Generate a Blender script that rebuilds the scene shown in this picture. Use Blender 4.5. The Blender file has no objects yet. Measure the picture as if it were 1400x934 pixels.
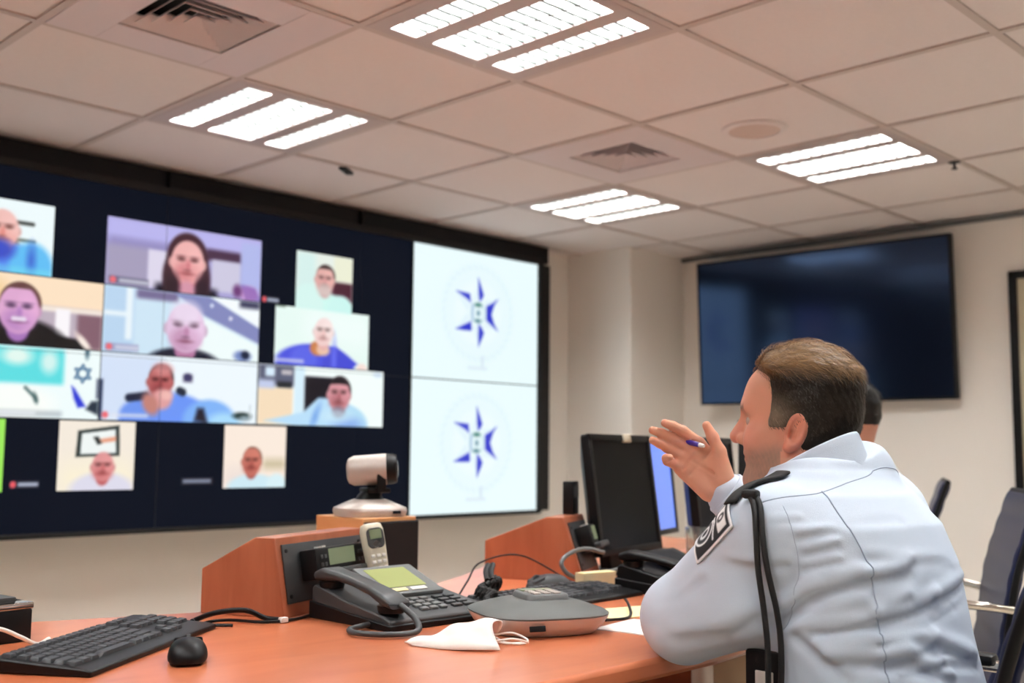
import bpy, bmesh, math, random
import numpy as np
from mathutils import Vector, Matrix

# ---------------------------------------------------------------- camera, light, exposure
SC = bpy.context.scene
COL = SC.collection
cam_data = bpy.data.cameras.new('camera')
cam = bpy.data.objects.new('camera', cam_data); COL.objects.link(cam)
cam_data.sensor_width = 36.0
cam_data.lens = 36.0 * 1487.88 / 1400
cam.matrix_world = Matrix(((0.7012, -0.0776, -0.7087, 0), (-0.7129, -0.0638, -0.6983, 0), (0.0090, 0.9949, -0.1001, 1.07), (0, 0, 0, 1)))
cam_data.clip_start = 0.05
cam_data.dof.use_dof = True
cam_data.dof.focus_distance = 1.85
cam_data.dof.aperture_fstop = 3.4
SC.camera = cam
SC.view_settings.view_transform = 'Standard'
SC.view_settings.look = 'None'
SC.view_settings.gamma = 1.0
SC.view_settings.use_curve_mapping = False
SC.view_settings.exposure = 0.0
world = bpy.data.worlds.new('room_ambience'); SC.world = world; world.use_nodes = True
world.node_tree.nodes['Background'].inputs[0].default_value = (1.0, 0.93, 0.86, 1)
world.node_tree.nodes['Background'].inputs[1].default_value = 0.25
LAMP_STRENGTH = 50.0          # emission of the fluorescent strips
LAMP_COLOR = (0.985, 0.995, 1.0)
SCREEN_GAIN = 1.0
random.seed(7)
PI = math.pi

# ---------------------------------------------------------------- helpers: materials
def s2l(c):
    c = np.asarray(c, float) / 255.0
    return tuple(np.where(c <= 0.04045, c / 12.92, ((c + 0.055) / 1.055) ** 2.4))
def mat(name, rgb, rough=0.5, metal=0.0, emit=0.0, emit_rgb=None, coat=0.0, tint=None, ior=None, noise=0.0, nscale=20.0, bump=0.0, bscale=200.0, spec=0.5, stretch=None, trans=0.0):
    m = bpy.data.materials.new(name); m.use_nodes = True
    nt = m.node_tree; b = nt.nodes['Principled BSDF']; c = (*s2l(rgb), 1)
    b.inputs['Base Color'].default_value = c
    b.inputs['Roughness'].default_value = rough; b.inputs['Metallic'].default_value = metal
    b.inputs['Specular IOR Level'].default_value = spec
    b.inputs['Coat Weight'].default_value = coat
    b.inputs['Transmission Weight'].default_value = trans
    if tint: b.inputs['Specular Tint'].default_value = (*tint, 1)
    if ior: b.inputs['IOR'].default_value = ior
    if emit:
        b.inputs['Emission Color'].default_value = (*(emit_rgb or s2l(rgb)), 1); b.inputs['Emission Strength'].default_value = emit
    if noise or bump:
        tc = nt.nodes.new('ShaderNodeTexCoord'); mp = nt.nodes.new('ShaderNodeMapping'); nt.links.new(tc.outputs['Object'], mp.inputs[0])
        if stretch: mp.inputs['Scale'].default_value = stretch
    if noise:
        n = nt.nodes.new('ShaderNodeTexNoise'); n.inputs['Scale'].default_value = nscale; n.inputs['Detail'].default_value = 5
        nt.links.new(mp.outputs[0], n.inputs['Vector'])
        mx = nt.nodes.new('ShaderNodeMix'); mx.data_type = 'RGBA'
        mx.inputs['A'].default_value = (*[x * (1 - noise) for x in c[:3]], 1); mx.inputs['B'].default_value = (*[min(1, x * (1 + noise)) for x in c[:3]], 1)
        nt.links.new(n.outputs['Fac'], mx.inputs['Factor']); nt.links.new(mx.outputs['Result'], b.inputs['Base Color'])
    if bump:
        n2 = nt.nodes.new('ShaderNodeTexNoise'); n2.inputs['Scale'].default_value = bscale
        nt.links.new(mp.outputs[0], n2.inputs['Vector'])
        bp = nt.nodes.new('ShaderNodeBump'); bp.inputs['Strength'].default_value = bump; bp.inputs['Distance'].default_value = 0.002
        nt.links.new(n2.outputs['Fac'], bp.inputs['Height']); nt.links.new(bp.outputs[0], b.inputs['Normal'])
    return m
def wood(name, dark, light, scale=(1.2, 14, 14), rough=0.3, coat=0.3):
    m = bpy.data.materials.new(name); m.use_nodes = True
    nt = m.node_tree; b = nt.nodes['Principled BSDF']
    tc = nt.nodes.new('ShaderNodeTexCoord'); mp = nt.nodes.new('ShaderNodeMapping'); mp.inputs['Scale'].default_value = scale
    n = nt.nodes.new('ShaderNodeTexNoise'); n.inputs['Scale'].default_value = 2.2; n.inputs['Detail'].default_value = 7; n.inputs['Distortion'].default_value = 0.6
    cr = nt.nodes.new('ShaderNodeValToRGB')
    cr.color_ramp.elements[0].position = 0.3; cr.color_ramp.elements[0].color = (*s2l(dark), 1)
    cr.color_ramp.elements[1].position = 0.72; cr.color_ramp.elements[1].color = (*s2l(light), 1)
    nt.links.new(tc.outputs['Object'], mp.inputs[0]); nt.links.new(mp.outputs[0], n.inputs['Vector'])
    nt.links.new(n.outputs['Fac'], cr.inputs[0]); nt.links.new(cr.outputs[0], b.inputs['Base Color'])
    b.inputs['Roughness'].default_value = rough; b.inputs['Coat Weight'].default_value = coat; b.inputs['Coat Roughness'].default_value = 0.2
    return m
def attr_mat(name, rough=0.5, emit=0.0, sss=0.0, spec=0.4, bump=0.0, bscale=300.0):
    m = bpy.data.materials.new(name); m.use_nodes = True
    nt = m.node_tree; b = nt.nodes['Principled BSDF']
    a = nt.nodes.new('ShaderNodeAttribute'); a.attribute_name = 'tint'
    b.inputs['Roughness'].default_value = rough; b.inputs['Specular IOR Level'].default_value = spec
    if emit:
        b.inputs['Base Color'].default_value = (0.004, 0.004, 0.005, 1)
        nt.links.new(a.outputs['Color'], b.inputs['Emission Color']); b.inputs['Emission Strength'].default_value = emit
    else:
        nt.links.new(a.outputs['Color'], b.inputs['Base Color'])
    if sss:
        b.inputs['Subsurface Weight'].default_value = sss; b.inputs['Subsurface Radius'].default_value = (0.012, 0.004, 0.002); b.inputs['Subsurface Scale'].default_value = 0.6
    if bump:
        tc = nt.nodes.new('ShaderNodeTexCoord')
        n2 = nt.nodes.new('ShaderNodeTexNoise'); n2.inputs['Scale'].default_value = bscale
        nt.links.new(tc.outputs['Object'], n2.inputs['Vector'])
        bp = nt.nodes.new('ShaderNodeBump'); bp.inputs['Strength'].default_value = bump; bp.inputs['Distance'].default_value = 0.001
        nt.links.new(n2.outputs['Fac'], bp.inputs['Height']); nt.links.new(bp.outputs[0], b.inputs['Normal'])
    return m

# ---------------------------------------------------------------- helpers: objects
def tag(o, label=None, cat=None, group=None, kind=None):
    if label: o['label'] = label
    if cat: o['category'] = cat
    if group: o['group'] = group
    if kind: o['kind'] = kind
    return o
def thing(name, label, cat, loc=(0, 0, 0), rz=0.0, group=None):
    o = bpy.data.objects.new(name, None); COL.objects.link(o)
    o.location = loc; o.rotation_euler = (0, 0, rz); o.empty_display_size = 0.05
    return tag(o, label, cat, group)
def children_of(o): return [c for c in bpy.data.objects if c.parent == o]
def dup(root, loc=None, rz=None, label=None, group=None, parent=None):
    c = root.copy(); COL.objects.link(c)
    if parent is not None: c.parent = parent
    for ch in children_of(root): dup(ch, parent=c)
    if loc is not None: c.location = loc
    if rz is not None: c.rotation_euler = (0, 0, rz)
    if label: c['label'] = label
    if group: c['group'] = group
    return c
def link_mesh(name, me, m=None, parent=None, smooth=True, angle=38):
    if m is not None:
        for x in (m if isinstance(m, (list, tuple)) else [m]): me.materials.append(x)
    if smooth:
        me.shade_smooth()
        if angle: me.set_sharp_from_angle(angle=math.radians(angle))
    o = bpy.data.objects.new(name, me); COL.objects.link(o)
    if parent is not None: o.parent = parent
    return o
class MB:
    """collects shapes into ONE mesh"""
    def __init__(s): s.bm = bmesh.new(); s.mi = 0
    def _f(s, vs):
        try:
            f = s.bm.faces.new(vs); f.material_index = s.mi; return f
        except ValueError: return None
    def box(s, c, d, rz=0.0, bev=0.0, M=None):
        g = bmesh.ops.create_cube(s.bm, size=1.0)['verts']
        T = Matrix.Translation(c) @ (M if M is not None else Matrix.Rotation(rz, 4, 'Z')) @ Matrix.Diagonal((*d, 1))
        bmesh.ops.transform(s.bm, matrix=T, verts=g)
        fs = {f for v in g for f in v.link_faces}
        for f in fs: f.material_index = s.mi
        if bev:
            es = list({e for v in g for e in v.link_edges})
            r = bmesh.ops.bevel(s.bm, geom=es, offset=bev, segments=2, profile=0.5, affect='EDGES')
            for f in r['faces']: f.material_index = s.mi
        return s
    def loft(s, rings, cap=True, closed=True):
        vr = [[s.bm.verts.new(p) for p in r] for r in rings]; n = len(vr[0])
        for a, b in zip(vr[:-1], vr[1:]):
            for i in range(n if closed else n - 1): s._f((a[i], a[(i + 1) % n], b[(i + 1) % n], b[i]))
        if cap and closed:
            s._f(vr[0][::-1]); s._f(vr[-1])
        return s
    def tube(s, pts, r, seg=10, cap=True):
        P = [Vector(p) for p in pts]; rs = r if isinstance(r, (list, tuple)) else [r] * len(P)
        rings = []; ref = None
        for i, p in enumerate(P):
            t = (P[min(i + 1, len(P) - 1)] - P[max(i - 1, 0)]).normalized()
            if ref is None: ref = t.orthogonal().normalized()
            ref = (ref - t * ref.dot(t)).normalized(); b = t.cross(ref)
            rings.append([p + (ref * math.cos(2 * PI * k / seg) + b * math.sin(2 * PI * k / seg)) * rs[i] for k in range(seg)])
        return s.loft(rings, cap)
    def cyl(s, a, b, r0, r1=None, seg=24): return s.tube([a, b], [r0, r0 if r1 is None else r1], seg)
    def lathe(s, prof, c=(0, 0, 0), seg=28, ax='Z', M=None):
        rings = []
        for r, z in prof:
            ring = []
            for k in range(seg):
                a = 2 * PI * k / seg
                v = Vector((r * math.cos(a), r * math.sin(a), z))
                if ax == 'Y': v = Vector((v.x, v.z, -v.y))
                if ax == 'X': v = Vector((v.z, v.x, v.y))
                if M is not None: v = M @ v
                ring.append(v + Vector(c))
            rings.append(ring)
        return s.loft(rings, True)
    def prism(s, poly, z0, z1):
        return s.loft([[(x, y, z0) for x, y in poly], [(x, y, z1) for x, y in poly]])
    def side(s, poly, x0, x1):
        """profile in (y, z), extruded along x"""
        return s.loft([[(x0, y, z) for y, z in poly], [(x1, y, z) for y, z in poly]])
    def ball(s, c, r, seg=20):
        r = r if isinstance(r, (list, tuple)) else (r, r, r)
        g = bmesh.ops.create_uvsphere(s.bm, u_segments=seg, v_segments=seg // 2 + 2, radius=1.0)['verts']
        bmesh.ops.transform(s.bm, matrix=Matrix.Translation(c) @ Matrix.Diagonal((*r, 1)), verts=g)
        for f in {f for v in g for f in v.link_faces}: f.material_index = s.mi
        return s
    def quad(s, *p): s._f([s.bm.verts.new(q) for q in p]); return s
    def xform(s, M): bmesh.ops.transform(s.bm, matrix=M, verts=s.bm.verts[:]); return s
    def build(s, name, m, parent=None, bevel=0.0, smooth=True, angle=38, subd=0):
        bmesh.ops.recalc_face_normals(s.bm, faces=s.bm.faces[:])
        me = bpy.data.meshes.new(name); s.bm.to_mesh(me); s.bm.free()
        o = link_mesh(name, me, m, parent, smooth, angle)
        if bevel:
            b = o.modifiers.new('soft_edges', 'BEVEL'); b.width = bevel; b.segments = 2; b.limit_method = 'ANGLE'; b.angle_limit = math.radians(45)
        if subd:
            b = o.modifiers.new('smooth', 'SUBSURF'); b.levels = subd; b.render_levels = subd
        return o
def curve_pts(ctrl, n=12):
    """Catmull-Rom through control points"""
    P = [Vector(p) for p in ctrl]; P = [P[0] * 2 - P[1]] + P + [P[-1] * 2 - P[-2]]; out = []
    for i in range(1, len(P) - 2):
        for k in range(n):
            t = k / n; a, b, c, d = P[i - 1:i + 3]
            out.append(0.5 * ((2 * b) + (c - a) * t + (2 * a - 5 * b + 4 * c - d) * t * t + (3 * b - a - 3 * c + d) * t ** 3))
    out.append(P[-2]); return out
def rrect(cx, cy, w, h, r, n=5):
    o = []
    for sx, sy, a0 in ((1, 1, 0), (-1, 1, 90), (-1, -1, 180), (1, -1, 270)):
        for k in range(n + 1):
            a = math.radians(a0 + 90 * k / n)
            o.append((cx + sx * (w / 2 - r) + r * math.cos(a), cy + sy * (h / 2 - r) + r * math.sin(a)))
    return o
def mesh_np(name, v, q, m, parent=None, tint=None, smooth=True, angle=None):
    me = bpy.data.meshes.new(name); me.from_pydata(np.asarray(v).tolist(), [], np.asarray(q).tolist()); me.update()
    if tint is not None:
        a = me.color_attributes.new('tint', 'FLOAT_COLOR', 'POINT')
        a.data.foreach_set('color', np.concatenate([tint, np.ones((len(tint), 1))], 1).astype(np.float32).ravel())
    return link_mesh(name, me, m, parent, smooth, angle)
# ---------------------------------------------------------------- implicit surfaces (numpy)
import numpy as np
def V(*a): return np.array(a, dtype=np.float32)
def smin(a, b, k):
    h = np.clip(0.5 + 0.5 * (b - a) / k, 0, 1)
    return b + (a - b) * h - k * h * (1 - h)
def smax(a, b, k): return -smin(-a, -b, k)
def s_cap(p, a, b, ra, rb):
    a = np.asarray(a, np.float32); b = np.asarray(b, np.float32); ab = b - a
    t = np.clip(((p - a) @ ab) / max(float(ab @ ab), 1e-9), 0, 1)
    return np.linalg.norm(p - a - t[..., None] * ab, axis=-1) - (ra + (rb - ra) * t)
def s_ball(p, c, r): return np.linalg.norm(p - np.asarray(c, np.float32), axis=-1) - r
def s_ell(p, c, r):
    q = p - np.asarray(c, np.float32); r = np.asarray(r, np.float32)
    k0 = np.linalg.norm(q / r, axis=-1); k1 = np.linalg.norm(q / (r * r), axis=-1)
    return k0 * (k0 - 1) / np.maximum(k1, 1e-6)
def sstep(a, b, x):
    t = np.clip((x - a) / (b - a), 0, 1); return t * t * (3 - 2 * t)
def s_loft(p, keys):
    """stack of ellipses: keys = (z, cx, cy, half_x, half_y)"""
    k = np.array(keys, np.float32); z = p[..., 2]
    f = [np.interp(z, k[:, 0], k[:, i]).astype(np.float32) for i in range(1, 5)]
    qx = (p[..., 0] - f[0]) / f[2]; qy = (p[..., 1] - f[1]) / f[3]
    n = (np.abs(qx) ** 2.3 + np.abs(qy) ** 2.3) ** (1 / 2.3)
    d = (n - 1) * np.minimum(f[2], f[3])
    dz = np.maximum(k[0, 0] - z, z - k[-1, 0])
    return np.maximum(d, dz)
def noise3(p, s, seed=0):
    r = np.random.RandomState(seed); o = 0
    for i in range(6):
        d = r.randn(3).astype(np.float32); d /= np.linalg.norm(d)
        o = o + np.sin((p @ d) * s * (0.7 + 0.6 * r.rand()) + r.rand() * 6.28)
    return o / 6
def surfnet(f, lo, hi, h):
    """naive surface nets: f(points)->distance; returns verts (n,3) and quads (m,4)"""
    lo = np.asarray(lo, np.float32); n = np.ceil((np.asarray(hi) - lo) / h).astype(int) + 1
    ax = [lo[i] + h * np.arange(n[i], dtype=np.float32) for i in range(3)]
    d = np.empty(n, np.float32)
    for i0 in range(0, n[0], 24):
        g = np.stack(np.meshgrid(ax[0][i0:i0 + 24], ax[1], ax[2], indexing='ij'), -1)
        d[i0:i0 + 24] = f(g)
    s = d < 0
    c = [(i, j, k) for i in (0, 1) for j in (0, 1) for k in (0, 1)]
    def sl(a, o): return a[o[0]:n[0] - 1 + o[0], o[1]:n[1] - 1 + o[1], o[2]:n[2] - 1 + o[2]]
    cnt = sum(sl(s, o).astype(np.int8) for o in c)
    act = (cnt > 0) & (cnt < 8)
    idx = np.full(act.shape, -1, np.int64); ijk = np.argwhere(act); idx[act] = np.arange(len(ijk))
    acc = np.zeros((len(ijk), 3)); w = np.zeros(len(ijk))
    for a in range(8):
        for b in range(a + 1, 8):
            df = [c[b][q] - c[a][q] for q in range(3)]
            if sum(abs(q) for q in df) != 1: continue
            da = sl(d, c[a])[act]; db = sl(d, c[b])[act]; m = (da < 0) != (db < 0)
            t = np.where(m, da / np.where(m, da - db, 1), 0)
            acc += m[:, None] * (np.array(c[a]) + t[:, None] * np.array(df)); w += m
    v = lo + h * (ijk + acc / w[:, None])
    quads = []
    for q in range(3):
        u, vv = [(1, 2), (2, 0), (0, 1)][q]
        s0 = np.take(s, range(n[q] - 1), q); s1 = np.take(s, range(1, n[q]), q)
        e = np.argwhere(s0 != s1)
        ok = (e[:, u] > 0) & (e[:, vv] > 0) & (e[:, u] < n[u] - 1) & (e[:, vv] < n[vv] - 1); e = e[ok]
        fl = s0[tuple(e.T)]
        def cell(du, dv):
            k = e.copy(); k[:, u] -= du; k[:, vv] -= dv; return idx[tuple(k.T)]
        Q = np.stack([cell(0, 0), cell(1, 0), cell(1, 1), cell(0, 1)], 1)
        Q[~fl] = Q[~fl][:, ::-1]; quads.append(Q)
    Q = np.concatenate(quads)
    return v, Q[(Q >= 0).all(1)]
def snap(f, pts, off=0.0, it=8):
    """move points onto the zero set of f (plus an offset along the normal)"""
    p = np.array(pts, np.float32).reshape(-1, 3); e = 1e-3
    for _ in range(it):
        d = f(p)
        g = np.stack([(f(p + e * np.eye(3, dtype=np.float32)[i]) - f(p - e * np.eye(3, dtype=np.float32)[i])) / (2 * e) for i in range(3)], -1)
        g /= np.maximum(np.linalg.norm(g, axis=-1, keepdims=True), 1e-6)
        p = p - (d - off)[:, None] * g * 0.9
    return p, g
# ---------------------------------------------------------------- figure shapes
HC = V(1.687, .972, 1.118)                       # centre of the officer's head
def frame(fwd, roll=0.0):
    f = np.array(fwd, float); f /= np.linalg.norm(f)
    l = np.cross([0, 0, 1], f); l /= np.linalg.norm(l); u = np.cross(f, l)
    if roll: l, u = l * math.cos(roll) + u * math.sin(roll), u * math.cos(roll) - l * math.sin(roll)
    return np.stack([f, l, u]).astype(np.float32)          # rows: forward, left, up
HF = frame((-.30, .95, .03))
def head_local(q):
    """head in its own frame: x forward, y left, z up, metres from the head centre"""
    m = q.copy(); m[..., 1] = np.abs(m[..., 1])            # mirror
    d = s_ell(m, (-.017, 0, .034), (.096, .077, .099))
    d = smin(d, s_ell(m, (.028, 0, -.035), (.064, .060, .085)), .03)
    d = smin(d, s_cap(m, (-.012, .048, -.062), (.060, .016, -.102), .022, .020), .025)
    d = smin(d, s_ball(m, (.068, 0, -.100), .024), .02)
    d = smin(d, s_ball(m, (.052, .036, -.028), .028), .02)           # cheek
    d = smin(d, s_cap(m, (.083, 0, .030), (.073, .036, .030), .016, .013), .014)
    d = smin(d, s_ell(m, (.032, 0, .056), (.056, .058, .050)), .03)      # forehead   # brow
    d = smin(d, s_cap(m, (.088, 0, .014), (.106, 0, -.022), .009, .0135), .013)  # nose
    d = smin(d, s_ball(m, (.094, .0130, -.027), .0095), .006)
    d = smax(d, -s_ball(m, (.101, .033, .006), .016), .016)       # eye socket
    d = smin(d, smax(s_ball(m, (.0705, .0325, .0055), .0136), -(.064 - m[..., 0]), .002), .005)      # lids
    d = smax(d, -s_ell(m, (.088, .0325, .0050), (.014, .0115, .0042)), .0015)
    d = smin(d, s_cap(m, (.085, 0, -.052), (.076, .022, -.055), .008, .005), .008)   # lips
    d = smin(d, s_cap(m, (.082, 0, -.064), (.074, .020, -.062), .008, .005), .008)
    d = smax(d, -s_cap(m, (.094, 0, -.058), (.080, .024, -.058), .0018, .0012), .004)
    d = smax(d, -s_ball(m, (.090, 0, -.080), .006), .012)
    d = smin(d, s_cap(m, (-.030, 0, -.060), (-.062, 0, -.185), .058, .068), .04)   # neck
    d = smin(d, s_cap(m, (.035, 0, -.095), (-.01, 0, -.13), .028, .04), .03)         # soft throat
    # ear: tilted disc with a rim and a hollow
    e = m - V(-.012, .072, -.012)
    ca, sa = .30, .954
    ex, ey = e[..., 0] * sa + e[..., 1] * ca, -e[..., 0] * ca + e[..., 1] * sa
    eq = np.stack([ex + e[..., 2] * .18, ey, e[..., 2]], -1)
    ear = s_ell(eq, (-.004, .006, .002), (.019, .012, .033))
    lobe = s_ball(eq, (.004, .005, -.026), .0095)
    ear = smin(ear, lobe, .01)
    ear = smax(ear, -s_ell(eq, (-.001, .018, .002), (.0125, .0125, .023)), .003)
    ear = smin(ear, s_cap(eq, (-.008, .010, .014), (-.006, .009, -.014), .0035, .0035), .003)
    ear = smax(ear, -s_ell(eq, (.004, .010, -.005), (.005, .012, .008)), .003)
    return smin(d, ear, .006)
def hair_mask(q, full=False):
    x, z = q[..., 0], q[..., 2]
    fb = .034 + .040 * sstep(.078, .108, z) - .006 * sstep(.0, .04, z) * (1 - sstep(.05, .08, z))
    front = x - fb
    nape = .012 if full else -.082
    ub = np.where(x > -.006, -.006, np.where(x < -.034, nape, -.006 + (nape + .006) * sstep(-.006, -.034, x)))
    low = ub - z
    return np.maximum(front, low)
def hair_local(q, full=False):
    m = q.copy(); m[..., 1] = np.abs(m[..., 1])
    base = s_ell(m, (-.017, 0, .034), (.096, .077, .099))
    base = smin(base, s_cap(m, (-.030, 0, -.060), (-.050, 0, -.12), .058, .060), .04)
    base = smin(base, s_ell(m, (.028, 0, -.035), (.064, .060, .085)), .03)
    base = smin(base, s_ell(m, (.032, 0, .056), (.056, .058, .050)), .03)
    z = q[..., 2]
    th = .005 + .011 * sstep(.04, .11, z) + (.004 if full else .0)
    w = np.stack([q[..., 0] * 60, q[..., 1] * 170, q[..., 2] * 110], -1)
    th = th + .0016 * noise3(w, 1.6, 5) + .0012 * noise3(w, 3.4, 9)
    hm = hair_mask(q, full); th = .0022 + (th - .0022) * sstep(.002, .030, -hm)
    return smax(base - th, hm + .002 * noise3(w, 2.2, 3), .006)
def to_local(p, c, F): return (p - c) @ F.T
# ---- the officer's shirt: torso, shoulders, two bent arms
TORSO = [(.44, 1.655, .785, .185, .135), (.58, 1.655, .795, .192, .143), (.70, 1.655, .815, .196, .145), (.80, 1.655, .838, .200, .143),
         (.90, 1.655, .850, .202, .136), (.96, 1.658, .860, .196, .118), (1.005, 1.662, .880, .148, .094), (1.030, 1.668, .912, .100, .080), (1.046, 1.670, .925, .076, .070)]
SL, EL, WL = V(1.490, .915, .938), V(1.505, 1.080, .800), V(1.72, 1.17, .785)
SR, ER, WR = V(1.845, .905, .965), V(1.955, 1.12, .805), V(1.748, 1.148, .990)
FOLDS = []
def shirt(p, folds=True):
    d = s_loft(p, TORSO)
    d = smin(d, s_cap(p, SL + V(.03, -.005, .012), SR + V(-.03, -.005, .004), .070, .072), .06)
    d = smin(d, s_cap(p, V(1.605, .890, 1.006), V(1.750, .885, 1.040), .044, .052), .05)
    d = smin(d, s_cap(p, SL, EL + V(0, 0, .004), .070, .064), .035)
    d = smin(d, s_cap(p, V(1.475, 1.055, .790), V(1.475, .95, .835), .058, .064), .03)
    d = smin(d, s_cap(p, EL, WL, .068, .046), .02)
    d = smin(d, s_cap(p, SR, ER, .078, .064), .035)
    d = smin(d, s_cap(p, ER, WR, .062, .042), .02)
    if folds and FOLDS:
        for (a, b, amp, w) in FOLDS:
            r = s_cap(p, a, b, 0, 0)
            d = d - amp * np.exp(-(r / w) ** 2)
        d = d - .0013 * noise3(p * V(1, 1, 1.8), 34, 2)
    return d
# ---------------------------------------------------------------- materials
M = {}
M['ceiling'] = mat('ceiling_tile', (226, 218, 216), 0.9, noise=0.03, nscale=60, bump=0.1, bscale=500)
M['grid'] = mat('ceiling_grid_metal', (196, 184, 178), 0.5)
M['wall'] = mat('warm_white_paint', (243, 237, 229), 0.7, bump=0.05, bscale=400)
M['floor'] = mat('beige_floor', (212, 198, 180), 0.45, noise=0.12, nscale=6)
M['void'] = mat('dark_cavity', (14, 13, 12), 0.9)
M['lamp_metal'] = mat('lamp_metal', (186, 174, 172), 0.45)
M['reflector'] = mat('lamp_reflector', (214, 220, 216), 0.3, metal=0.3)
M['fin'] = mat('lamp_fin', (44, 48, 44), 0.45)
M['lamp'] = mat('fluorescent_light', (255, 255, 250), 0.5, emit=LAMP_STRENGTH, emit_rgb=LAMP_COLOR)
M['vent'] = mat('vent_metal', (214, 204, 206), 0.5)
M['black'] = mat('black_plastic', (12, 12, 14), 0.45, spec=.25)
M['matte_black'] = mat('matte_black', (12, 12, 13), 0.7)
M['gloss_black'] = mat('gloss_black', (10, 10, 12), 0.18)
M['dark_grey'] = mat('dark_grey_plastic', (58, 60, 62), 0.45)
M['mid_grey'] = mat('mid_grey_plastic', (104, 106, 106), 0.45)
M['key'] = mat('key_plastic', (46, 48, 52), 0.5)
M['silver'] = mat('silver_plastic', (198, 188, 180), 0.4, metal=0.12)
M['chrome'] = mat('chrome', (206, 200, 190), 0.16, metal=1.0)
M['white'] = mat('white_plastic', (236, 234, 228), 0.45)
M['cream'] = mat('cream_plastic', (214, 206, 184), 0.5)
M['paper'] = mat('paper', (242, 240, 236), 0.8)
M['yellow_paper'] = mat('pale_yellow_paper', (236, 222, 168), 0.8)
M['desk'] = wood('cherry_laminate', (203, 113, 74), (219, 131, 90), (1.6, 7, 7), 0.3, 0.4)
M['desk_edge'] = wood('cherry_edge', (128, 62, 34), (158, 80, 46), (2.0, 9, 9), 0.4, 0.1)
M['console'] = wood('reddish_cherry', (162, 90, 60), (184, 109, 77), (9, 9, 1.6), 0.4, 0.15)
M['speaker_wood'] = wood('light_cherry', (220, 152, 96), (238, 176, 118), (9, 2, 9), 0.4, 0.15)
M['cloth_black'] = mat('speaker_cloth', (16, 16, 17), 0.9, bump=0.3, bscale=900)
M['screen_off'] = mat('screen_glass', (7, 9, 17), 0.3, spec=0.1)
M['tv'] = mat('tv_glass', (11, 13, 20), 0.13, ior=2.0, tint=(.30, .50, 1.0), emit=1.0, emit_rgb=(0.001, 0.0015, 0.003))
M['wall_screen'] = mat('lit_black_screen', (8, 10, 16), 0.45, spec=.06, emit=1.0, emit_rgb=(0.0040, 0.0058, 0.0125))
M['picture'] = attr_mat('screen_picture', 0.4, emit=SCREEN_GAIN)
M['blue_screen'] = mat('blue_screen', (60, 90, 180), 0.3, emit=1.0, emit_rgb=(0.16, 0.27, 0.80))
M['leather'] = mat('dark_blue_leather', (30, 38, 72), 0.38, bump=0.15, bscale=500)
M['lcd'] = mat('green_lcd', (126, 134, 84), 0.3, emit=0.36, emit_rgb=s2l((196, 202, 120)))
M['lcd_dim'] = mat('grey_green_lcd', (120, 132, 104), 0.3, emit=0.12, emit_rgb=s2l((130, 145, 110)))
M['glass'] = mat('clear_glass', (235, 240, 238), 0.05, trans=0.95)
M['red'] = mat('red_led', (210, 50, 50), 0.4)

# ---------------------------------------------------------------- room shell
CH = 2.18                      # ceiling height
WY, WX = 4.11, 5.116           # wall behind the video wall, wall with the television
X0, Y0 = -2.4, -2.2
def struct(o): o['kind'] = 'structure'; return o
struct(MB().box(((X0 + WX) / 2, (Y0 + WY) / 2, -0.05), (WX - X0 + 0.4, WY - Y0 + 0.4, 0.1)).build('floor', M['floor']))
struct(MB().box(((X0 + WX) / 2, WY + 0.1, 1.2), (WX - X0 + 0.4, 0.2, 2.4)).build('wall_left', M['wall']))
struct(MB().box((WX + 0.1, (Y0 + WY) / 2, 1.2), (0.2, WY - Y0, 2.4)).build('wall_right', M['wall']))
struct(MB().box((X0 - 0.1, (Y0 + WY) / 2, 1.2), (0.2, WY - Y0, 2.4)).build('wall_back', M['wall']))
struct(MB().box(((X0 + WX) / 2, Y0 - 0.1, 1.2), (WX - X0 + 0.4, 0.2, 2.4)).build('wall_near', M['wall']))
struct(MB().box(((4.635 + WX) / 2, (3.665 + WY) / 2, 1.15), (WX - 4.635 + 0.02, WY - 3.665 + 0.02, 2.3)).build('wall_corner', M['wall'], bevel=0.006))
struct(MB().box((WX - 0.007, (Y0 + 3.66) / 2, 0.04), (0.014, 3.66 - Y0, 0.08)).build('baseboard_right', M['white'], bevel=0.003))
# suspended ceiling: a tile per cell of a T-bar grid, cells left open for lamps and vents
GX, GY, GP = 2.28, 1.64, 0.595
def cell(i, j): return GX + GP * i, GY + GP * j            # lower corner of a cell
LIGHTS = [(-1, 2), (-1, 0), (2, 0), (2, 2), (-4, 0), (-4, 2), (-1, -2), (2, -2), (-4, -2), (-1, -4), (2, -4), (-4, -4)]
VENTS = [(-2, 1), (1, 1), (-5, -1), (-2, -3)]
b = MB(); g = MB()
for i in range(-9, 6):
    for j in range(-8, 6):
        x, y = cell(i, j)
        if (i, j) in LIGHTS or (i, j) in VENTS: continue
        x1, y1 = min(x + GP, WX), min(y + GP, WY)
        x0, y0 = max(x, X0), max(y, Y0)
        if x1 - x0 < 0.03 or y1 - y0 < 0.03: continue
        if j == 4 and x1 <= WX: y1 = WY
        if i == 4: x1 = min(x + GP, WX)
        b.box(((x0 + x1) / 2, (y0 + y1) / 2, CH + 0.0135), (x1 - x0 - 0.012, y1 - y0 - 0.012, 0.015))
struct(b.build('ceiling', M['ceiling'], bevel=0.003))
for i in range(-9, 5):
    x = GX + GP * i
    if X0 < x < WX: g.box((x, (Y0 + WY) / 2, CH + 0.004), (0.022, WY - Y0, 0.008))
for j in range(-7, 5):
    y = GY + GP * j
    if Y0 < y < WY: g.box(((X0 + WX) / 2, y, CH + 0.0042), (WX - X0, 0.022, 0.008))
struct(g.build('trim_1', M['grid']))
struct(MB().box(((X0 + WX) / 2, (Y0 + WY) / 2, CH + 0.22), (WX - X0 + 0.4, WY - Y0 + 0.4, 0.02)).build('trim_2', M['void']))
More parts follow.
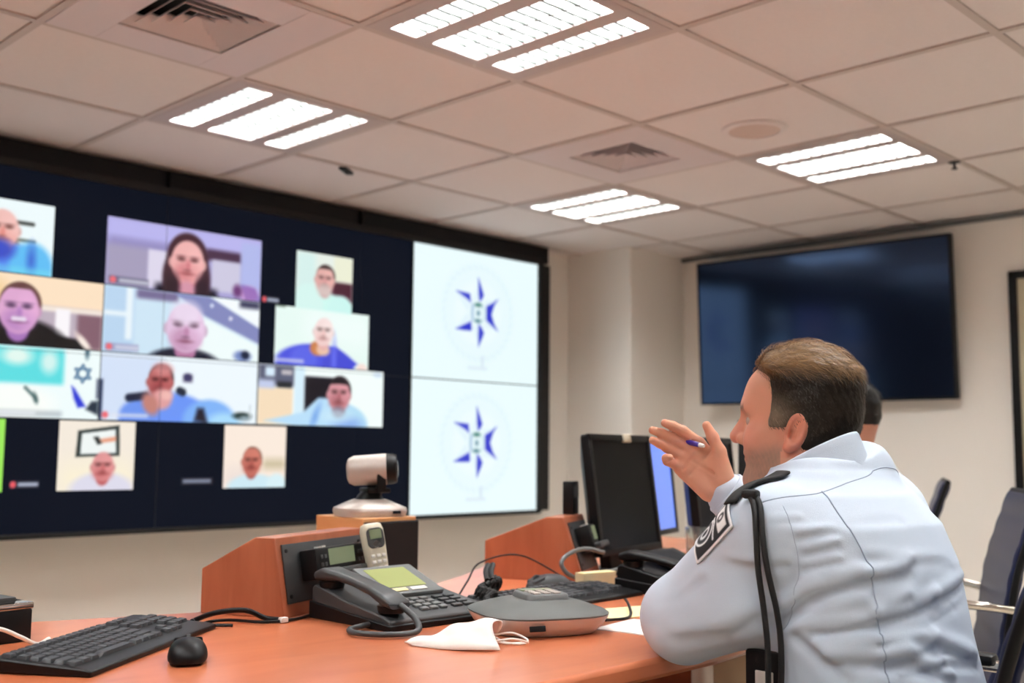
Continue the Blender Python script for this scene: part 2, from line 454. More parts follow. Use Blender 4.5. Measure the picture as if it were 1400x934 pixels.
# shadow-gap profile where the television wall meets the ceiling
struct(MB().box((WX - 0.012, (Y0 + 3.66) / 2, CH - 0.012), (0.024, 3.66 - Y0, 0.022)).build('trim_3', M['mid_grey'], bevel=0.003))

# ---------------------------------------------------------------- lamps, vents, ceiling fittings
def make_light():
    t = thing('ceiling_light', '', 'ceiling light', (0, 0, CH), 0, 'louvred ceiling lights')
    s = 0.5 * GP - 0.012
    f = MB()
    strips = [(-0.188, 0.088), (0.0, 0.172), (0.188, 0.088)]     # centre x, width
    ly = 0.50
    xs = [-s]
    for c, w in strips: xs += [c - w / 2, c + w / 2]
    xs.append(s)
    for k in range(0, len(xs), 2): f.box(((xs[k] + xs[k + 1]) / 2, 0, 0.002), (xs[k + 1] - xs[k], 2 * s, 0.006))
    for c, w in strips:
        for q in (-1, 1): f.box((c, q * (ly / 2 + (s - ly / 2) / 2), 0.002), (w, s - ly / 2, 0.006))
    f.box((0, 0, 0.086), (2 * s, 2 * s, 0.006))
    for q in (-1, 1):
        f.box((q * s, 0, 0.043), (0.004, 2 * s, 0.086)); f.box((0, q * s, 0.043), (2 * s, 0.004, 0.086))
    f.build('housing', M['lamp_metal'], t)
    for c, w in strips:
        r = MB()
        for q in (-1, 1):
            r.box((c + q * (w / 2 + 0.001), 0, 0.026), (0.002, ly, 0.048)); r.box((c, q * ly / 2, 0.026), (w, 0.002, 0.048))
        if w > 0.1: r.box((c, 0, 0.024), (0.008, ly, 0.044))
        lo = r.build('reflector', M['reflector'], t); r = MB()
        n = 11
        for k in range(1, n):
            y = -ly / 2 + ly * k / n
            r.side([(y - 0.0045, 0.001), (y + 0.0045, 0.001), (y + 0.001, 0.027), (y - 0.001, 0.027)], c - w / 2, c + w / 2)
        r.build('louvre', M['fin'], t)
        d = MB()
        d.box((c, 0, 0.034), (w, ly, 0.003))
        d.build('light_strip', M['lamp'], t)
    return t
L0 = make_light()
LL = {(-1, 2): 'lit three-strip ceiling light in front of the left part of the video wall',
      (-1, 0): 'largest-looking lit three-strip ceiling light, cut by the top edge of the picture',
      (2, 0): 'lit three-strip ceiling light beside the round ceiling speaker, towards the television',
      (2, 2): 'dimmest lit three-strip ceiling light, in front of the two emblem screens'}
for n, ij in enumerate(LIGHTS):
    x, y = cell(*ij)
    o = L0 if n == 0 else dup(L0)
    o.location = (x + GP / 2, y + GP / 2, CH)
    o['label'] = LL.get(ij, 'lit three-strip ceiling light above and behind the camera, outside the picture')
def make_vent():
    t = thing('ceiling_vent', '', 'air vent', (0, 0, CH), 0, 'square ceiling air vents')
    s = 0.5 * GP - 0.010
    f = MB()
    w = 0.135
    for q in (-1, 1):
        f.box((q * (s - w / 2), 0, 0.001), (w, 2 * s, 0.006)); f.box((0, q * (s - w / 2), 0.001), (2 * s - 2 * w, w, 0.006))
    f.build('frame', M['vent'], t, bevel=0.002)
    MB().box((0, 0, 0.06), (0.33, 0.33, 0.004)).build('duct', M['void'], t)
    for k in range(5):
        a = 0.150 - 0.030 * k
        v = MB()
        i0, i1 = a, a - 0.026
        ro = [(-i0, -i0, 0.003), (i0, -i0, 0.003), (i0, i0, 0.003), (-i0, i0, 0.003)]
        ri = [(-i1, -i1, 0.028), (i1, -i1, 0.028), (i1, i1, 0.028), (-i1, i1, 0.028)]
        ro2 = [(x, y, z + 0.003) for x, y, z in ro]; ri2 = [(x, y, z + 0.003) for x, y, z in ri]
        v.loft([ro, ri, ri2, ro2, ro], cap=False)
        v.build('slat', M['vent'], t, smooth=False)
    return t
V0 = make_vent()
VL = {(-2, 1): 'square ceiling air vent cut by the top edge, above the left of the video wall', (1, 1): 'square ceiling air vent between the round speaker and the two emblem screens'}
for n, ij in enumerate(VENTS):
    x, y = cell(*ij); o = V0 if n == 0 else dup(V0)
    o.location = (x + GP / 2, y + GP / 2, CH); o['label'] = VL.get(ij, 'square ceiling air vent behind the camera, outside the picture')
t = thing('ceiling_speaker', 'round flush white ceiling speaker beside a three-strip light', 'speaker', (3.20, 1.985, CH))
MB().lathe([(0.0, -0.001), (0.088, -0.001), (0.088, 0.004), (0.0, 0.004)]).build('grille', mat('speaker_grille', (206, 186, 176), 0.7), t)
MB().lathe([(0.088, 0.003), (0.089, -0.004), (0.104, -0.005), (0.112, 0.0), (0.112, 0.005), (0.088, 0.005)]).build('rim', M['ceiling'], t)
t = thing('ceiling_sensor', 'small black sensor on the ceiling in front of the video wall', 'sensor', (2.56, 3.46, CH), 0.6)
MB().box((0, 0, -0.004), (0.10, 0.03, 0.012), bev=0.003).build('body', M['black'], t)
MB().lathe([(0.0, -0.012), (0.008, -0.012), (0.010, -0.008), (0.010, 0.0)], seg=12).build('lens', M['gloss_black'], t)
t = thing('sprinkler_head', 'tiny dark sprinkler head on the ceiling beyond the light near the television', 'sprinkler', (4.065, 1.65, CH))
MB().lathe([(0.0, -0.004), (0.020, -0.004), (0.024, 0.0), (0.024, 0.004)], seg=16).build('plate', M['dark_grey'], t)
MB().lathe([(0.0, -0.028), (0.012, -0.028), (0.012, -0.025), (0.005, -0.023), (0.005, -0.003), (0.0, -0.003)], seg=12).build('nozzle', M['dark_grey'], t)
# ---------------------------------------------------------------- pictures shown on screens, painted as soft shapes
class Pic:
    """a picture w x h metres sampled on a fine grid; shapes are given in 0..1 picture coordinates (y up)"""
    def __init__(s, w, h, step, bg):
        s.w, s.h = w, h; s.nx, s.ny = max(4, int(w / step)), max(4, int(h / step))
        s.U, s.W = np.meshgrid(np.linspace(0, 1, s.nx), np.linspace(0, 1, s.ny))
        s.X, s.Y = s.U * w, s.W * h
        s.img = np.ones((s.ny, s.nx, 3)) * np.array(bg, float)
    def mix(s, m, c): s.img += m[..., None] * (np.array(c, float) - s.img)
    def rect(s, x0, y0, x1, y1, c, soft=0.006, a=1.0):
        f = lambda v, e0, e1: np.clip((v - e0) / soft + .5, 0, 1) * np.clip((e1 - v) / soft + .5, 0, 1)
        s.mix(a * f(s.X, x0 * s.w, x1 * s.w) * f(s.Y, y0 * s.h, y1 * s.h), c)
    def ell(s, cx, cy, rx, ry, c, soft=0.008, rot=0.0, a=1.0, clip=None):
        dx, dy = s.X - cx * s.w, s.Y - cy * s.h; ca, sa = math.cos(rot), math.sin(rot)
        x, y = dx * ca + dy * sa, -dx * sa + dy * ca; rx, ry = rx * s.h, ry * s.h
        d = (np.sqrt((x / rx) ** 2 + (y / ry) ** 2 + 1e-9) - 1) * min(rx, ry)
        m = np.clip(.5 - d / soft, 0, 1) * a
        if clip is not None: m = m * clip
        s.mix(m, c)
    def poly(s, pts, c, soft=0.006, a=1.0):
        P = [(x * s.w, y * s.h) for x, y in pts]; n = len(P)
        d = np.full(s.X.shape, 1e9); ins = np.zeros(s.X.shape, bool)
        for i in range(n):
            (ax, ay), (bx, by) = P[i], P[(i + 1) % n]
            ex, ey = bx - ax, by - ay
            t = np.clip(((s.X - ax) * ex + (s.Y - ay) * ey) / (ex * ex + ey * ey + 1e-12), 0, 1)
            d = np.minimum(d, np.hypot(s.X - ax - t * ex, s.Y - ay - t * ey))
            c1 = (ay > s.Y) != (by > s.Y)
            ins ^= c1 & (s.X < (bx - ax) * (s.Y - ay) / (by - ay + 1e-12) + ax)
        s.mix(np.clip(.5 + np.where(ins, d, -d) / soft, 0, 1) * a, c)
    def line(s, pts, r, c, soft=0.005, a=1.0):
        m = np.zeros(s.X.shape)
        for (ax, ay), (bx, by) in zip(pts[:-1], pts[1:]):
            ax, ay, bx, by = ax * s.w, ay * s.h, bx * s.w, by * s.h; ex, ey = bx - ax, by - ay
            t = np.clip(((s.X - ax) * ex + (s.Y - ay) * ey) / (ex * ex + ey * ey + 1e-12), 0, 1)
            m = np.maximum(m, np.clip(.5 + (r - np.hypot(s.X - ax - t * ex, s.Y - ay - t * ey)) / soft, 0, 1))
        s.mix(m * a, c)
    def head(s, cx, cy, r, skin, hair=None, hairline=.45, shade=None, k=1.25, tilt=0.0, long=None):
        """a soft face: hair behind, oval, cheek shade, eyes, nose, mouth"""
        sk = np.array(skin, float); sh = np.array(shade if shade is not None else sk * .72, float)
        W = s.h / s.w
        if long is not None:
            s.ell(cx, cy + r * .2, r * 1.28, r * 1.5, long, .012); s.ell(cx - r * .95 * W, cy - r * .9, r * .55, r * 1.2, long, .015); s.ell(cx + r * .95 * W, cy - r * .9, r * .5, r * 1.2, long, .015)
        elif hair is not None: s.ell(cx + .02 * W, cy + r * .30, r * 1.06, r * 1.12, hair, .008)
        s.ell(cx, cy - r * 1.05, r * .55, r * .6, sh, .012)
        s.ell(cx - r * W, cy - .05 * r, r * .16, r * .28, sk * .9); s.ell(cx + r * W, cy - .05 * r, r * .16, r * .28, sk * .9)
        s.ell(cx, cy, r, r * k, sk, .008, tilt)
        s.ell(cx, cy - r * .55, r * .8, r * .6, sh, .03, tilt, .55)
        s.ell(cx + r * .45 * W, cy, r * .5, r * .9, np.minimum(255, sk * 1.10), .03, 0, .4)
        for q in (-1, 1):
            s.ell(cx + q * r * .40 * W, cy + r * .18, r * .24, r * .12, sh * .45, .010, 0, .85)
            s.ell(cx + q * r * .40 * W, cy + r * .34, r * .26, r * .06, sh * .6, .008, 0, .6)
        s.ell(cx + .04 * r * W, cy - r * .15, r * .14, r * .28, sh, .012, 0, .7)
        s.ell(cx, cy - r * .42, r * .2, r * .06, sh * .6, .008, 0, .7)
        s.ell(cx, cy - r * .62, r * .36, r * .09, sh * .62 + np.array([22, 0, 0]), .010, 0, .8)
        if hair is not None and long is None:
            dx, dy = (s.X - cx * s.w) / s.h, (s.Y - cy * s.h) / s.h
            inside = np.clip((1.06 - np.sqrt((dx / r) ** 2 + (dy / (r * k)) ** 2)) / .08, 0, 1)
            edge = (dy / r - (k - hairline * 1.5) - .35 * hairline * (dx / r) ** 2 * -1) / .12
            s.mix(inside * np.clip(edge, 0, 1), hair)
    def build(s, name, parent, X, Y, Z, m):
        """standing in the plane y = Y, lower left corner at (X, Z)"""
        t = s2l(np.clip(s.img, 0, 255).reshape(-1, 3)); t = np.array(t)
        v = np.stack([X + s.X, np.full(s.X.shape, Y), Z + s.Y], -1).reshape(-1, 3)
        i = np.arange(s.nx * s.ny).reshape(s.ny, s.nx)
        q = np.stack([i[:-1, :-1], i[:-1, 1:], i[1:, 1:], i[1:, :-1]], -1).reshape(-1, 4)
        return mesh_np(name, v, q, m, parent, t, smooth=False)

# ---------------------------------------------------------------- the video wall
VY = 3.96                                           # front of its screens
VZ0, VZ1, VZM = 0.752, 2.085, 1.414
vw = thing('video_wall', 'wide black video wall showing a grid of video callers and two blue star emblem screens', 'video wall', (0, 0, 0))
f = MB()
f.box((1.212, (VY + WY) / 2 + 0.015, (VZ0 + VZ1) / 2), (6.264, WY - VY - 0.03, VZ1 - VZ0 - 0.01))
f.box((1.20, VY - 0.004, VZ0 + 0.001), (6.05, 0.03, 0.018)); f.box((1.20, VY - 0.004, VZ1 - 0.002), (6.05, 0.03, 0.030))
f.box((4.225, VY - 0.004, (VZ0 + VZ1) / 2), (0.026, 0.03, VZ1 - VZ0)); f.box((3.333, VY - 0.002, (VZ0 + VZ1) / 2), (0.010, 0.012, VZ1 - VZ0))
f.build('housing', M['matte_black'], vw, bevel=0.003)
f = MB(); f.box((1.20, VY + 0.07, VZ1 + 0.045), (6.24, 0.10, 0.09))
for x in (-0.9, 0.1, 1.10, 2.075, 3.035): f.box((x, VY + 0.012, VZ1 + 0.045), (0.012, 0.02, 0.075))
f.build('header_rail', M['black'], vw, bevel=0.003)
for i, (xa, xb) in enumerate([(-1.80, -0.838), (-0.838, 0.128), (0.128, 1.095), (1.095, 2.062), (2.062, 3.028), (3.028, 3.328)]):
    for za, zb in ((VZ0 + 0.008, VZM), (VZM, VZ1 - 0.014)):
        MB().box(((xa + xb) / 2, VY + 0.004, (za + zb) / 2), (xb - xa - 0.003, 0.008, zb - za - 0.002)).build('screen_panel', M['wall_screen'], vw)
f = MB()
for x in (-0.838, 0.128, 1.095, 2.062): f.box((x, VY - 0.0042, (VZ0 + VZ1) / 2), (0.0016, 0.001, VZ1 - VZ0 - 0.03))
f.box((3.776, VY - 0.0020, VZM - 0.0005), (0.872, 0.001, 0.0026)); f.box((0.764, VY - 0.0042, VZM), (5.12, 0.001, 0.0016))
f.build('panel_seam', M['dark_grey'], vw)
BLUE, PALE = (52, 60, 205), (236, 253, 255)
def emblem(z0):
    w, h = 0.868, 0.648
    p = Pic(w, h, 0.0035, PALE)
    N = lambda pts: [(x / w, y / h) for x, y in pts]
    cx, cy = 0.433, 0.344
    for k in range(34):                              # pale wreath
        a = 2 * PI * k / 34
        p.ell((cx + .235 * math.cos(a)) / w, (cy + .235 * math.sin(a)) / h, .034, .018, (218, 236, 246), .02, a + .9, .42)
    p.ell(cx / w, cy / h, .31, .31, (222, 238, 250), .05, 0, .25); p.ell(cx / w, cy / h, .26, .26, (240, 254, 255), .05, 0, .8)
    for k in range(6):                               # white half of each point
        a = PI / 2 + k * PI / 3; b0, b1 = a - PI / 6, a + PI / 6
        p.poly(N([(cx + .185 * math.cos(a), cy + .185 * math.sin(a)), (cx + .075 * math.cos(b0), cy + .075 * math.sin(b0)), (cx + .075 * math.cos(b1), cy + .075 * math.sin(b1))]), (226, 243, 252), .012, .8)
    for pts in ([(.430, .525), (.447, .492), (.470, .440), (.455, .415), (.440, .408), (.434, .440)], [(.281, .443), (.340, .440), (.374, .437), (.379, .396), (.350, .412)],
                [(.281, .253), (.33, .275), (.382, .297), (.388, .262), (.383, .251), (.33, .25)], [(.436, .290), (.456, .272), (.474, .248), (.462, .22), (.437, .175), (.434, .23)],
                [(.568, .427), (.535, .405), (.490, .385), (.487, .345), (.490, .312), (.535, .285), (.570, .266), (.545, .300), (.526, .345), (.545, .395)]):
        p.poly(N(pts), BLUE, .013)
    p.ell(cx / w, cy / h, .085, .085, (206, 232, 240), .014); p.ell(cx / w, cy / h, .066, .066, (228, 246, 250), .012)
    p.ell(.432 / w, .386 / h, .035, .016, (70, 130, 120), .012); p.ell(.430 / w, .305 / h, .030, .014, (80, 130, 140), .012)
    p.ell(cx / w, cy / h, .016, .02, (90, 140, 160), .01); p.rect(.385 / w, .30 / h, .40 / w, .39 / h, (170, 196, 226), .012, .8)
    p.rect(.36 / w, .055 / h, .50 / w, .075 / h, (222, 236, 244), .015, .8); p.rect(.455 / w, .07 / h, .475 / w, .13 / h, (212, 228, 240), .015, .7)
    p.build('emblem_screen', vw, 3.340, VY - 0.0015, z0, M['picture'])
emblem(VZ0 + 0.012); emblem(VZM + 0.004)
def tile(x0, z0, x1, z1, bg): return Pic(x1 - x0, z1 - z0, 0.0042, bg)
def put(p, x0, z0, name='call_picture'): p.build(name, vw, x0, VY - 0.003, z0, M['picture'])
def caption(p, x=.03, n=.25, bg=None):
    if bg: p.rect(x, .02, x + n + .06, .13, bg, .008, .8)
    p.ell(x + .025, .075, .05, .05, (235, 110, 120), .008); p.rect(x + .06, .045, x + .06 + n, .10, (225, 228, 240), .012, .75)
RA, RB, RC, RD = (1.687, 1.947), (1.431, 1.683), (1.173, 1.427), (0.911, 1.166)
CA, CB, CC = (1.140, 1.816), (1.820, 2.496), (2.502, 3.168)
# woman with long dark hair
p = tile(CB[0], RA[0], CB[1], RA[1], (170, 164, 214))
p.rect(0, .62, 1, 1, (186, 182, 238), .03); p.rect(0, .60, .45, .68, (120, 110, 160), .05); p.rect(0, .0, .26, .60, (166, 158, 188), .03)
p.rect(.25, .02, .38, .60, (222, 216, 236), .012); p.rect(.62, .56, .86, .74, (74, 48, 74), .02); p.rect(.66, .08, .86, .58, (206, 202, 226), .015); p.rect(.86, .0, 1, .92, (178, 186, 236), .02)
p.rect(.30, -.05, .70, .10, (22, 18, 34), .03); p.head(.50, .47, .275, (240, 180, 178), long=(70, 40, 50), shade=(206, 112, 120)); p.ell(.50, .02, .16, .16, (214, 150, 170), .02)
p.ell(.405, .05, .12, .22, (48, 26, 38), .03); p.ell(.60, .05, .11, .22, (48, 28, 42), .03)
p.ell(.92, .10, .18, .13, (196, 150, 206), .02); p.ell(.84, .13, .08, .10, (110, 60, 120), .02)
for k in range(4): p.line([(.88 + .025 * k, .22 - .01 * k), (.91 + .027 * k, .02)], .006, (120, 80, 170), .012, .7)
caption(p, .02, .18, (96, 92, 120)); put(p, CB[0], RA[0])
# man at a white sloping ceiling
p = tile(CB[0], RB[0], CB[1], RB[1], (206, 230, 246))
p.rect(0, 0, .18, 1, (186, 214, 240), .02); p.rect(.13, .2, .17, 1, (235, 246, 252), .015); p.rect(0, .55, .16, .62, (235, 246, 252), .015); p.rect(.19, .85, .45, 1, (120, 110, 150), .02)
p.poly([(.42, 1), (.66, 1), (1.02, .55), (1.02, .28), (.62, .68), (.55, .8)], (132, 138, 190), .012); p.poly([(.66, 1), (1.02, 1), (1.02, .55)], (246, 252, 255), .012)
p.poly([(.62, .66), (1.02, .26), (1.02, -.02), (.55, -.02)], (240, 252, 252), .02); p.rect(.86, .88, 1, 1, (60, 60, 90), .02); p.ell(.80, .68, .03, .03, (240, 240, 255), .01); p.ell(.67, .86, .03, .03, (225, 235, 255), .01)
p.ell(.89, .08, .16, .09, (120, 140, 196), .015); p.ell(.91, .10, .08, .07, (30, 38, 62), .012)
p.ell(.50, -.10, .62, .24, (24, 28, 48), .015); p.head(.505, .45, .33, (226, 196, 224), shade=(182, 120, 160), k=1.18); p.ell(.505, .70, .26, .2, (238, 224, 244), .03, 0, .7)
caption(p, .015, .14, (150, 150, 190)); put(p, CB[0], RB[0])
# man in a blue uniform shirt, hand at his chin
p = tile(CB[0], RC[0], CB[1], RC[1], (238, 248, 254))
p.rect(-.1, 0, .36, 1, (212, 226, 248), .05); p.rect(.50, .62, .56, .74, (90, 84, 120), .015); p.ell(.53, .70, .07, .06, (60, 56, 100), .012); p.rect(-.02, 0, .015, .6, (30, 44, 80), .012)
p.ell(.42, -.05, .78, .50, (108, 150, 246), .02); p.ell(.22, .05, .28, .26, (110, 150, 240), .02); p.ell(.68, .02, .46, .34, (128, 180, 248), .02); p.ell(.78, -.02, .3, .18, (170, 220, 252), .03)
p.line([(.17, .34), (.27, .38)], .016, (26, 34, 60), .01); p.line([(.48, .48), (.50, .46)], .016, (30, 40, 60), .01); p.poly([(.58, .02), (.60, .22), (.64, .22), (.67, -.02)], (28, 24, 40), .02)
p.head(.355, .60, .20, (186, 100, 100), hair=(90, 66, 70), hairline=.2, shade=(140, 50, 56)); p.ell(.37, .80, .16, .10, (214, 140, 140), .02, 0, .8)
p.ell(.37, .34, .17, .16, (224, 160, 160), .02, .3); p.ell(.30, .26, .12, .18, (196, 130, 120), .02, .5); p.ell(.40, .40, .1, .07, (240, 186, 180), .015)
p.ell(.90, .12, .16, .06, (30, 50, 48), .012); p.ell(.92, .08, .10, .04, (150, 170, 180), .012); p.line([(.955, .1), (.955, .3)], .003, (200, 210, 215), .006)
caption(p, .01, .22); put(p, CB[0], RC[0])
# bald man in blue, second column start
p = tile(1.24, RA[0], 1.618, RA[1], (238, 250, 252))
p.line([(.40, .70), (.80, .70)], .007, (60, 64, 60), .008); p.line([(.55, .46), (.82, .46)], .006, (110, 120, 110), .008); p.poly([(.52, .66), (.60, .58), (.60, .50), (.68, .40), (.52, .40)], (50, 54, 50), .012)
p.ell(.45, .04, .66, .40, (86, 140, 240), .02); p.ell(.80, .10, .30, .34, (96, 190, 244), .025); p.ell(.80, .20, .05, .16, (60, 100, 210), .03); p.head(.52, .58, .22, (240, 190, 184), shade=(222, 126, 116)); p.ell(.50, .30, .2, .14, (60, 80, 200), .03)
p.rect(.0, .0, 1, .06, (120, 226, 240), .03, .8); put(p, 1.24, RA[0])
# smiling man in black
p = tile(CA[0], RB[0], CA[1], RB[1], (252, 226, 196))
p.rect(0, .0, 1, .58, (190, 176, 190), .02); p.rect(.86, 0, 1, .52, (132, 96, 110), .02); p.rect(.60, .52, 1, .58, (252, 240, 226), .015); p.rect(.74, .1, .82, .56, (250, 246, 250), .012)
p.ell(.40, .62, .3, .3, (236, 196, 130), .05, 0, .5); p.ell(.50, .02, .82, .38, (14, 10, 14), .02); p.poly([(.62, .22), (.86, .14), (.96, -.02), (.6, -.02)], (14, 10, 14), .012); p.ell(.90, .10, .05, .17, (250, 236, 226), .012, .75)
p.head(.545, .50, .28, (222, 168, 208), hair=(96, 60, 56), hairline=.16, shade=(168, 116, 186)); p.line([(.52, .365), (.575, .365)], .008, (235, 220, 240), .008)
put(p, CA[0], RB[0])
# map and white flag with a blue star
p = tile(CA[0], RC[0], CA[1], RC[1], (240, 252, 252))
p.rect(.30, .48, .80, .98, (92, 222, 226), .02); p.ell(.55, .86, .2, .12, (226, 248, 240), .03); p.ell(.72, .80, .12, .16, (210, 244, 240), .03); p.ell(.40, .84, .12, .14, (190, 240, 236), .03)
p.ell(.55, .20, .55, .24, (250, 254, 250), .03); p.line([(.60, .42), (.655, .28), (.66, .24)], .006, (90, 120, 120), .008); p.ell(.655, .28, .03, .07, (70, 100, 100), .012, .3); p.rect(.3, .02, .8, .10, (150, 160, 170), .02, .6); p.rect(.34, .05, .66, .08, (240, 244, 248), .012)
for a0 in (0, PI):
    tri = [(.905 + .135 * math.cos(PI / 2 + a0 + 2 * PI * k / 3) * .254 / .676, .66 + .135 * math.sin(PI / 2 + a0 + 2 * PI * k / 3)) for k in range(4)]
    p.line(tri, .0035, (66, 110, 150), .005)
p.poly([(.845, .48), (.865, .44), (.93, .18), (.885, .16), (.86, .30)], (46, 60, 214), .01); p.poly([(.93, .14), (.96, .26), (1.0, .27), (1.0, .06)], (36, 50, 66), .012); p.rect(.985, .3, 1.0, .6, (70, 80, 110), .01); p.ell(.925, .97, .03, .08, (50, 90, 110), .012)
put(p, CA[0], RC[0])
# man in a pale shirt
p = tile(2.675, RA[0] - .012, 2.977, RA[1] - .014, (232, 240, 232))
p.rect(.0, 0, .34, 1, (214, 240, 236), .04); p.rect(.60, .18, 1, .56, (76, 28, 48), .015); p.rect(.66, .56, 1, 1, (236, 238, 214), .02)
p.ell(.50, -.02, .60, .36, (206, 248, 240), .015); p.ell(.22, .12, .30, .34, (214, 246, 240), .02); p.ell(.80, .02, .28, .30, (204, 246, 240), .015); p.head(.50, .56, .19, (228, 176, 170), hair=(70, 56, 56), hairline=.28, shade=(206, 140, 140), k=1.35)
p.ell(.50, .37, .15, .12, (214, 206, 202), .02, 0, .7); put(p, 2.675, RA[0] - .012)
# man leaning, blue jersey
p = tile(2.576, RB[0], 3.077, RB[1], (232, 250, 244))
p.rect(.3, .4, 1, 1, (240, 253, 250), .1); p.ell(.42, .03, .82, .36, (76, 84, 224), .014); p.poly([(.5, .36), (.64, .38), (.88, .1), (.8, -.02), (.5, -.02)], (70, 76, 214), .012); p.ell(.30, .12, .28, .22, (92, 102, 232), .02); p.ell(.62, .15, .03, .2, (120, 130, 250), .03); p.ell(.93, .02, .12, .09, (246, 224, 216), .012)
p.ell(.44, .32, .16, .13, (206, 130, 80), .012); p.ell(.50, .30, .14, .10, (236, 196, 170), .015); p.head(.50, .62, .20, (246, 222, 220), shade=(232, 180, 176), k=1.25, tilt=-.25)
caption(p, -.10, .34); p.rect(.0, .98, .1, 1.0, (40, 60, 40), .01); put(p, 2.576, RB[0])
# dark haired man in a pale blue shirt
p = tile(CC[0], RC[0], CC[1], RC[1], (244, 254, 252))
p.rect(0, .0, .26, .62, (246, 222, 190), .015); p.rect(0, .64, .27, 1, (92, 96, 120), .02); p.rect(.05, .80, .12, .96, (216, 236, 252), .015); p.rect(.14, .62, .25, .72, (30, 34, 40), .012); p.rect(.17, .84, .25, .92, (196, 190, 196), .012); p.rect(0, .60, .12, .74, (196, 206, 236), .02)
p.rect(.27, .0, .35, 1, (216, 240, 252), .012); p.rect(.35, .12, .62, .84, (16, 12, 26), .012); p.rect(.58, 0, .62, .86, (244, 254, 252), .02)
p.ell(.61, .02, .68, .40, (180, 222, 246), .014); p.poly([(.05, .06), (.34, .22), (.46, .48), (.55, .48), (.6, .0), (.3, -.02)], (186, 224, 250), .014); p.ell(.44, .16, .05, .16, (110, 160, 232), .03, -.4); p.ell(.70, .02, .3, .14, (124, 160, 232), .04, 0, .7)
p.head(.625, .55, .235, (214, 150, 158), hair=(30, 24, 30), hairline=.34, shade=(160, 84, 92)); p.ell(.625, .24, .14, .1, (60, 50, 80), .02, 0, .6); p.ell(.61, .18, .3, .12, (206, 236, 250), .03, 0, .7); p.ell(.95, .94, .08, .04, (206, 226, 246), .02)
put(p, CC[0], RC[0])
# bald man below a framed print
p = tile(1.675, RD[0], 1.967, RD[1], (244, 234, 220))
p.rect(.0, .0, 1, .4, (250, 240, 214), .1); p.poly([(.24, .86), (.78, .95), (.80, .50), (.22, .48)], (34, 48, 48), .006); p.poly([(.29, .82), (.73, .89), (.75, .54), (.28, .52)], (240, 246, 244), .006)
p.poly([(.44, .77), (.50, .78), (.53, .74), (.56, .68), (.50, .66)], (24, 30, 30), .008); p.poly([(.53, .74), (.74, .78), (.74, .72), (.56, .69)], (232, 150, 116), .012)
p.ell(.58, .0, .48, .26, (222, 220, 236), .02); p.head(.58, .34, .165, (224, 150, 150), shade=(190, 90, 92), k=1.3); put(p, 1.675, RD[0])
# man with a reddish face
p = tile(2.352, RD[0] - .002, 2.647, RD[1] - .002, (250, 234, 220))
p.rect(.62, .30, 1, .46, (206, 192, 160), .04); p.rect(.0, 0, .4, .3, (236, 222, 216), .08); p.ell(.48, .0, .48, .22, (206, 234, 244), .015); p.ell(.86, .02, .2, .2, (216, 240, 246), .02)
p.head(.44, .42, .17, (206, 122, 106), hair=(140, 100, 84), hairline=.14, shade=(160, 70, 64), k=1.4); put(p, 2.352, RD[0] - .002)
# green picture and the name captions of callers without a picture
p = tile(1.20, RD[0], 1.484, RD[1], (140, 214, 84)); p.rect(.9, 0, 1.0, 1, (160, 236, 96), .02); p.head(.45, .45, .18, (214, 160, 140), hair=(60, 50, 46)); p.ell(.45, -.05, .4, .25, (70, 80, 120), .02); put(p, 1.20, RD[0])
for x, z, w in ((1.508, .921, .105), (2.165, .924, .14), (2.508, 1.686, .085)):
    p = Pic(w, .030, .0028, (20, 24, 40))
    if x != 2.165: p.ell(.12, .5, .36, .40, (232, 90, 100), .006); p.rect(.28, .28, .96, .74, (196, 204, 224), .008, .85)
    else: p.rect(.06, .28, .94, .74, (150, 158, 178), .008, .85)
    put(p, x, z, 'name_caption')

# ---------------------------------------------------------------- television and frame on the right wall
t = thing('television', 'large switched-off television on the wall behind the officer', 'television', (WX - 0.062, 2.762, 1.720), math.radians(3)); t.rotation_euler = (0, math.radians(-2.5), math.radians(3))
w, h = 1.380, 0.780
MB().box((-0.032, 0, 0), (0.036, w, h)).build('back_shell', M['black'], t, bevel=0.005)
f = MB()
for q in (-1, 1): f.box((-0.052, q * (w / 2 - 0.006), 0), (0.010, 0.012, h)); f.box((-0.052, 0, q * (h / 2 - 0.006)), (0.010, w, 0.012))
f.build('bezel', M['black'], t, bevel=0.002)
MB().box((-0.051, 0, 0), (0.006, w - 0.02, h - 0.02)).build('screen', M['tv'], t)
MB().box((0.008, 0, 0.0), (0.044, 0.36, 0.42)).build('wall_bracket', M['dark_grey'], t)
t = thing('picture_frame', 'black-framed cream board at the right edge of the picture', 'picture frame', (WX, 1.31, 1.378))
w, h = 1.06, 1.056
f = MB()
for q in (-1, 1): f.box((-0.014, q * (w / 2 - 0.018), 0), (0.028, 0.036, h)); f.box((-0.014, 0, q * (h / 2 - 0.018)), (0.028, w, 0.036))
f.build('frame', M['black'], t, bevel=0.003)
MB().box((-0.008, 0, 0), (0.012, w - 0.06, h - 0.06)).build('board', mat('cream_board', (206, 198, 172), 0.6), t)
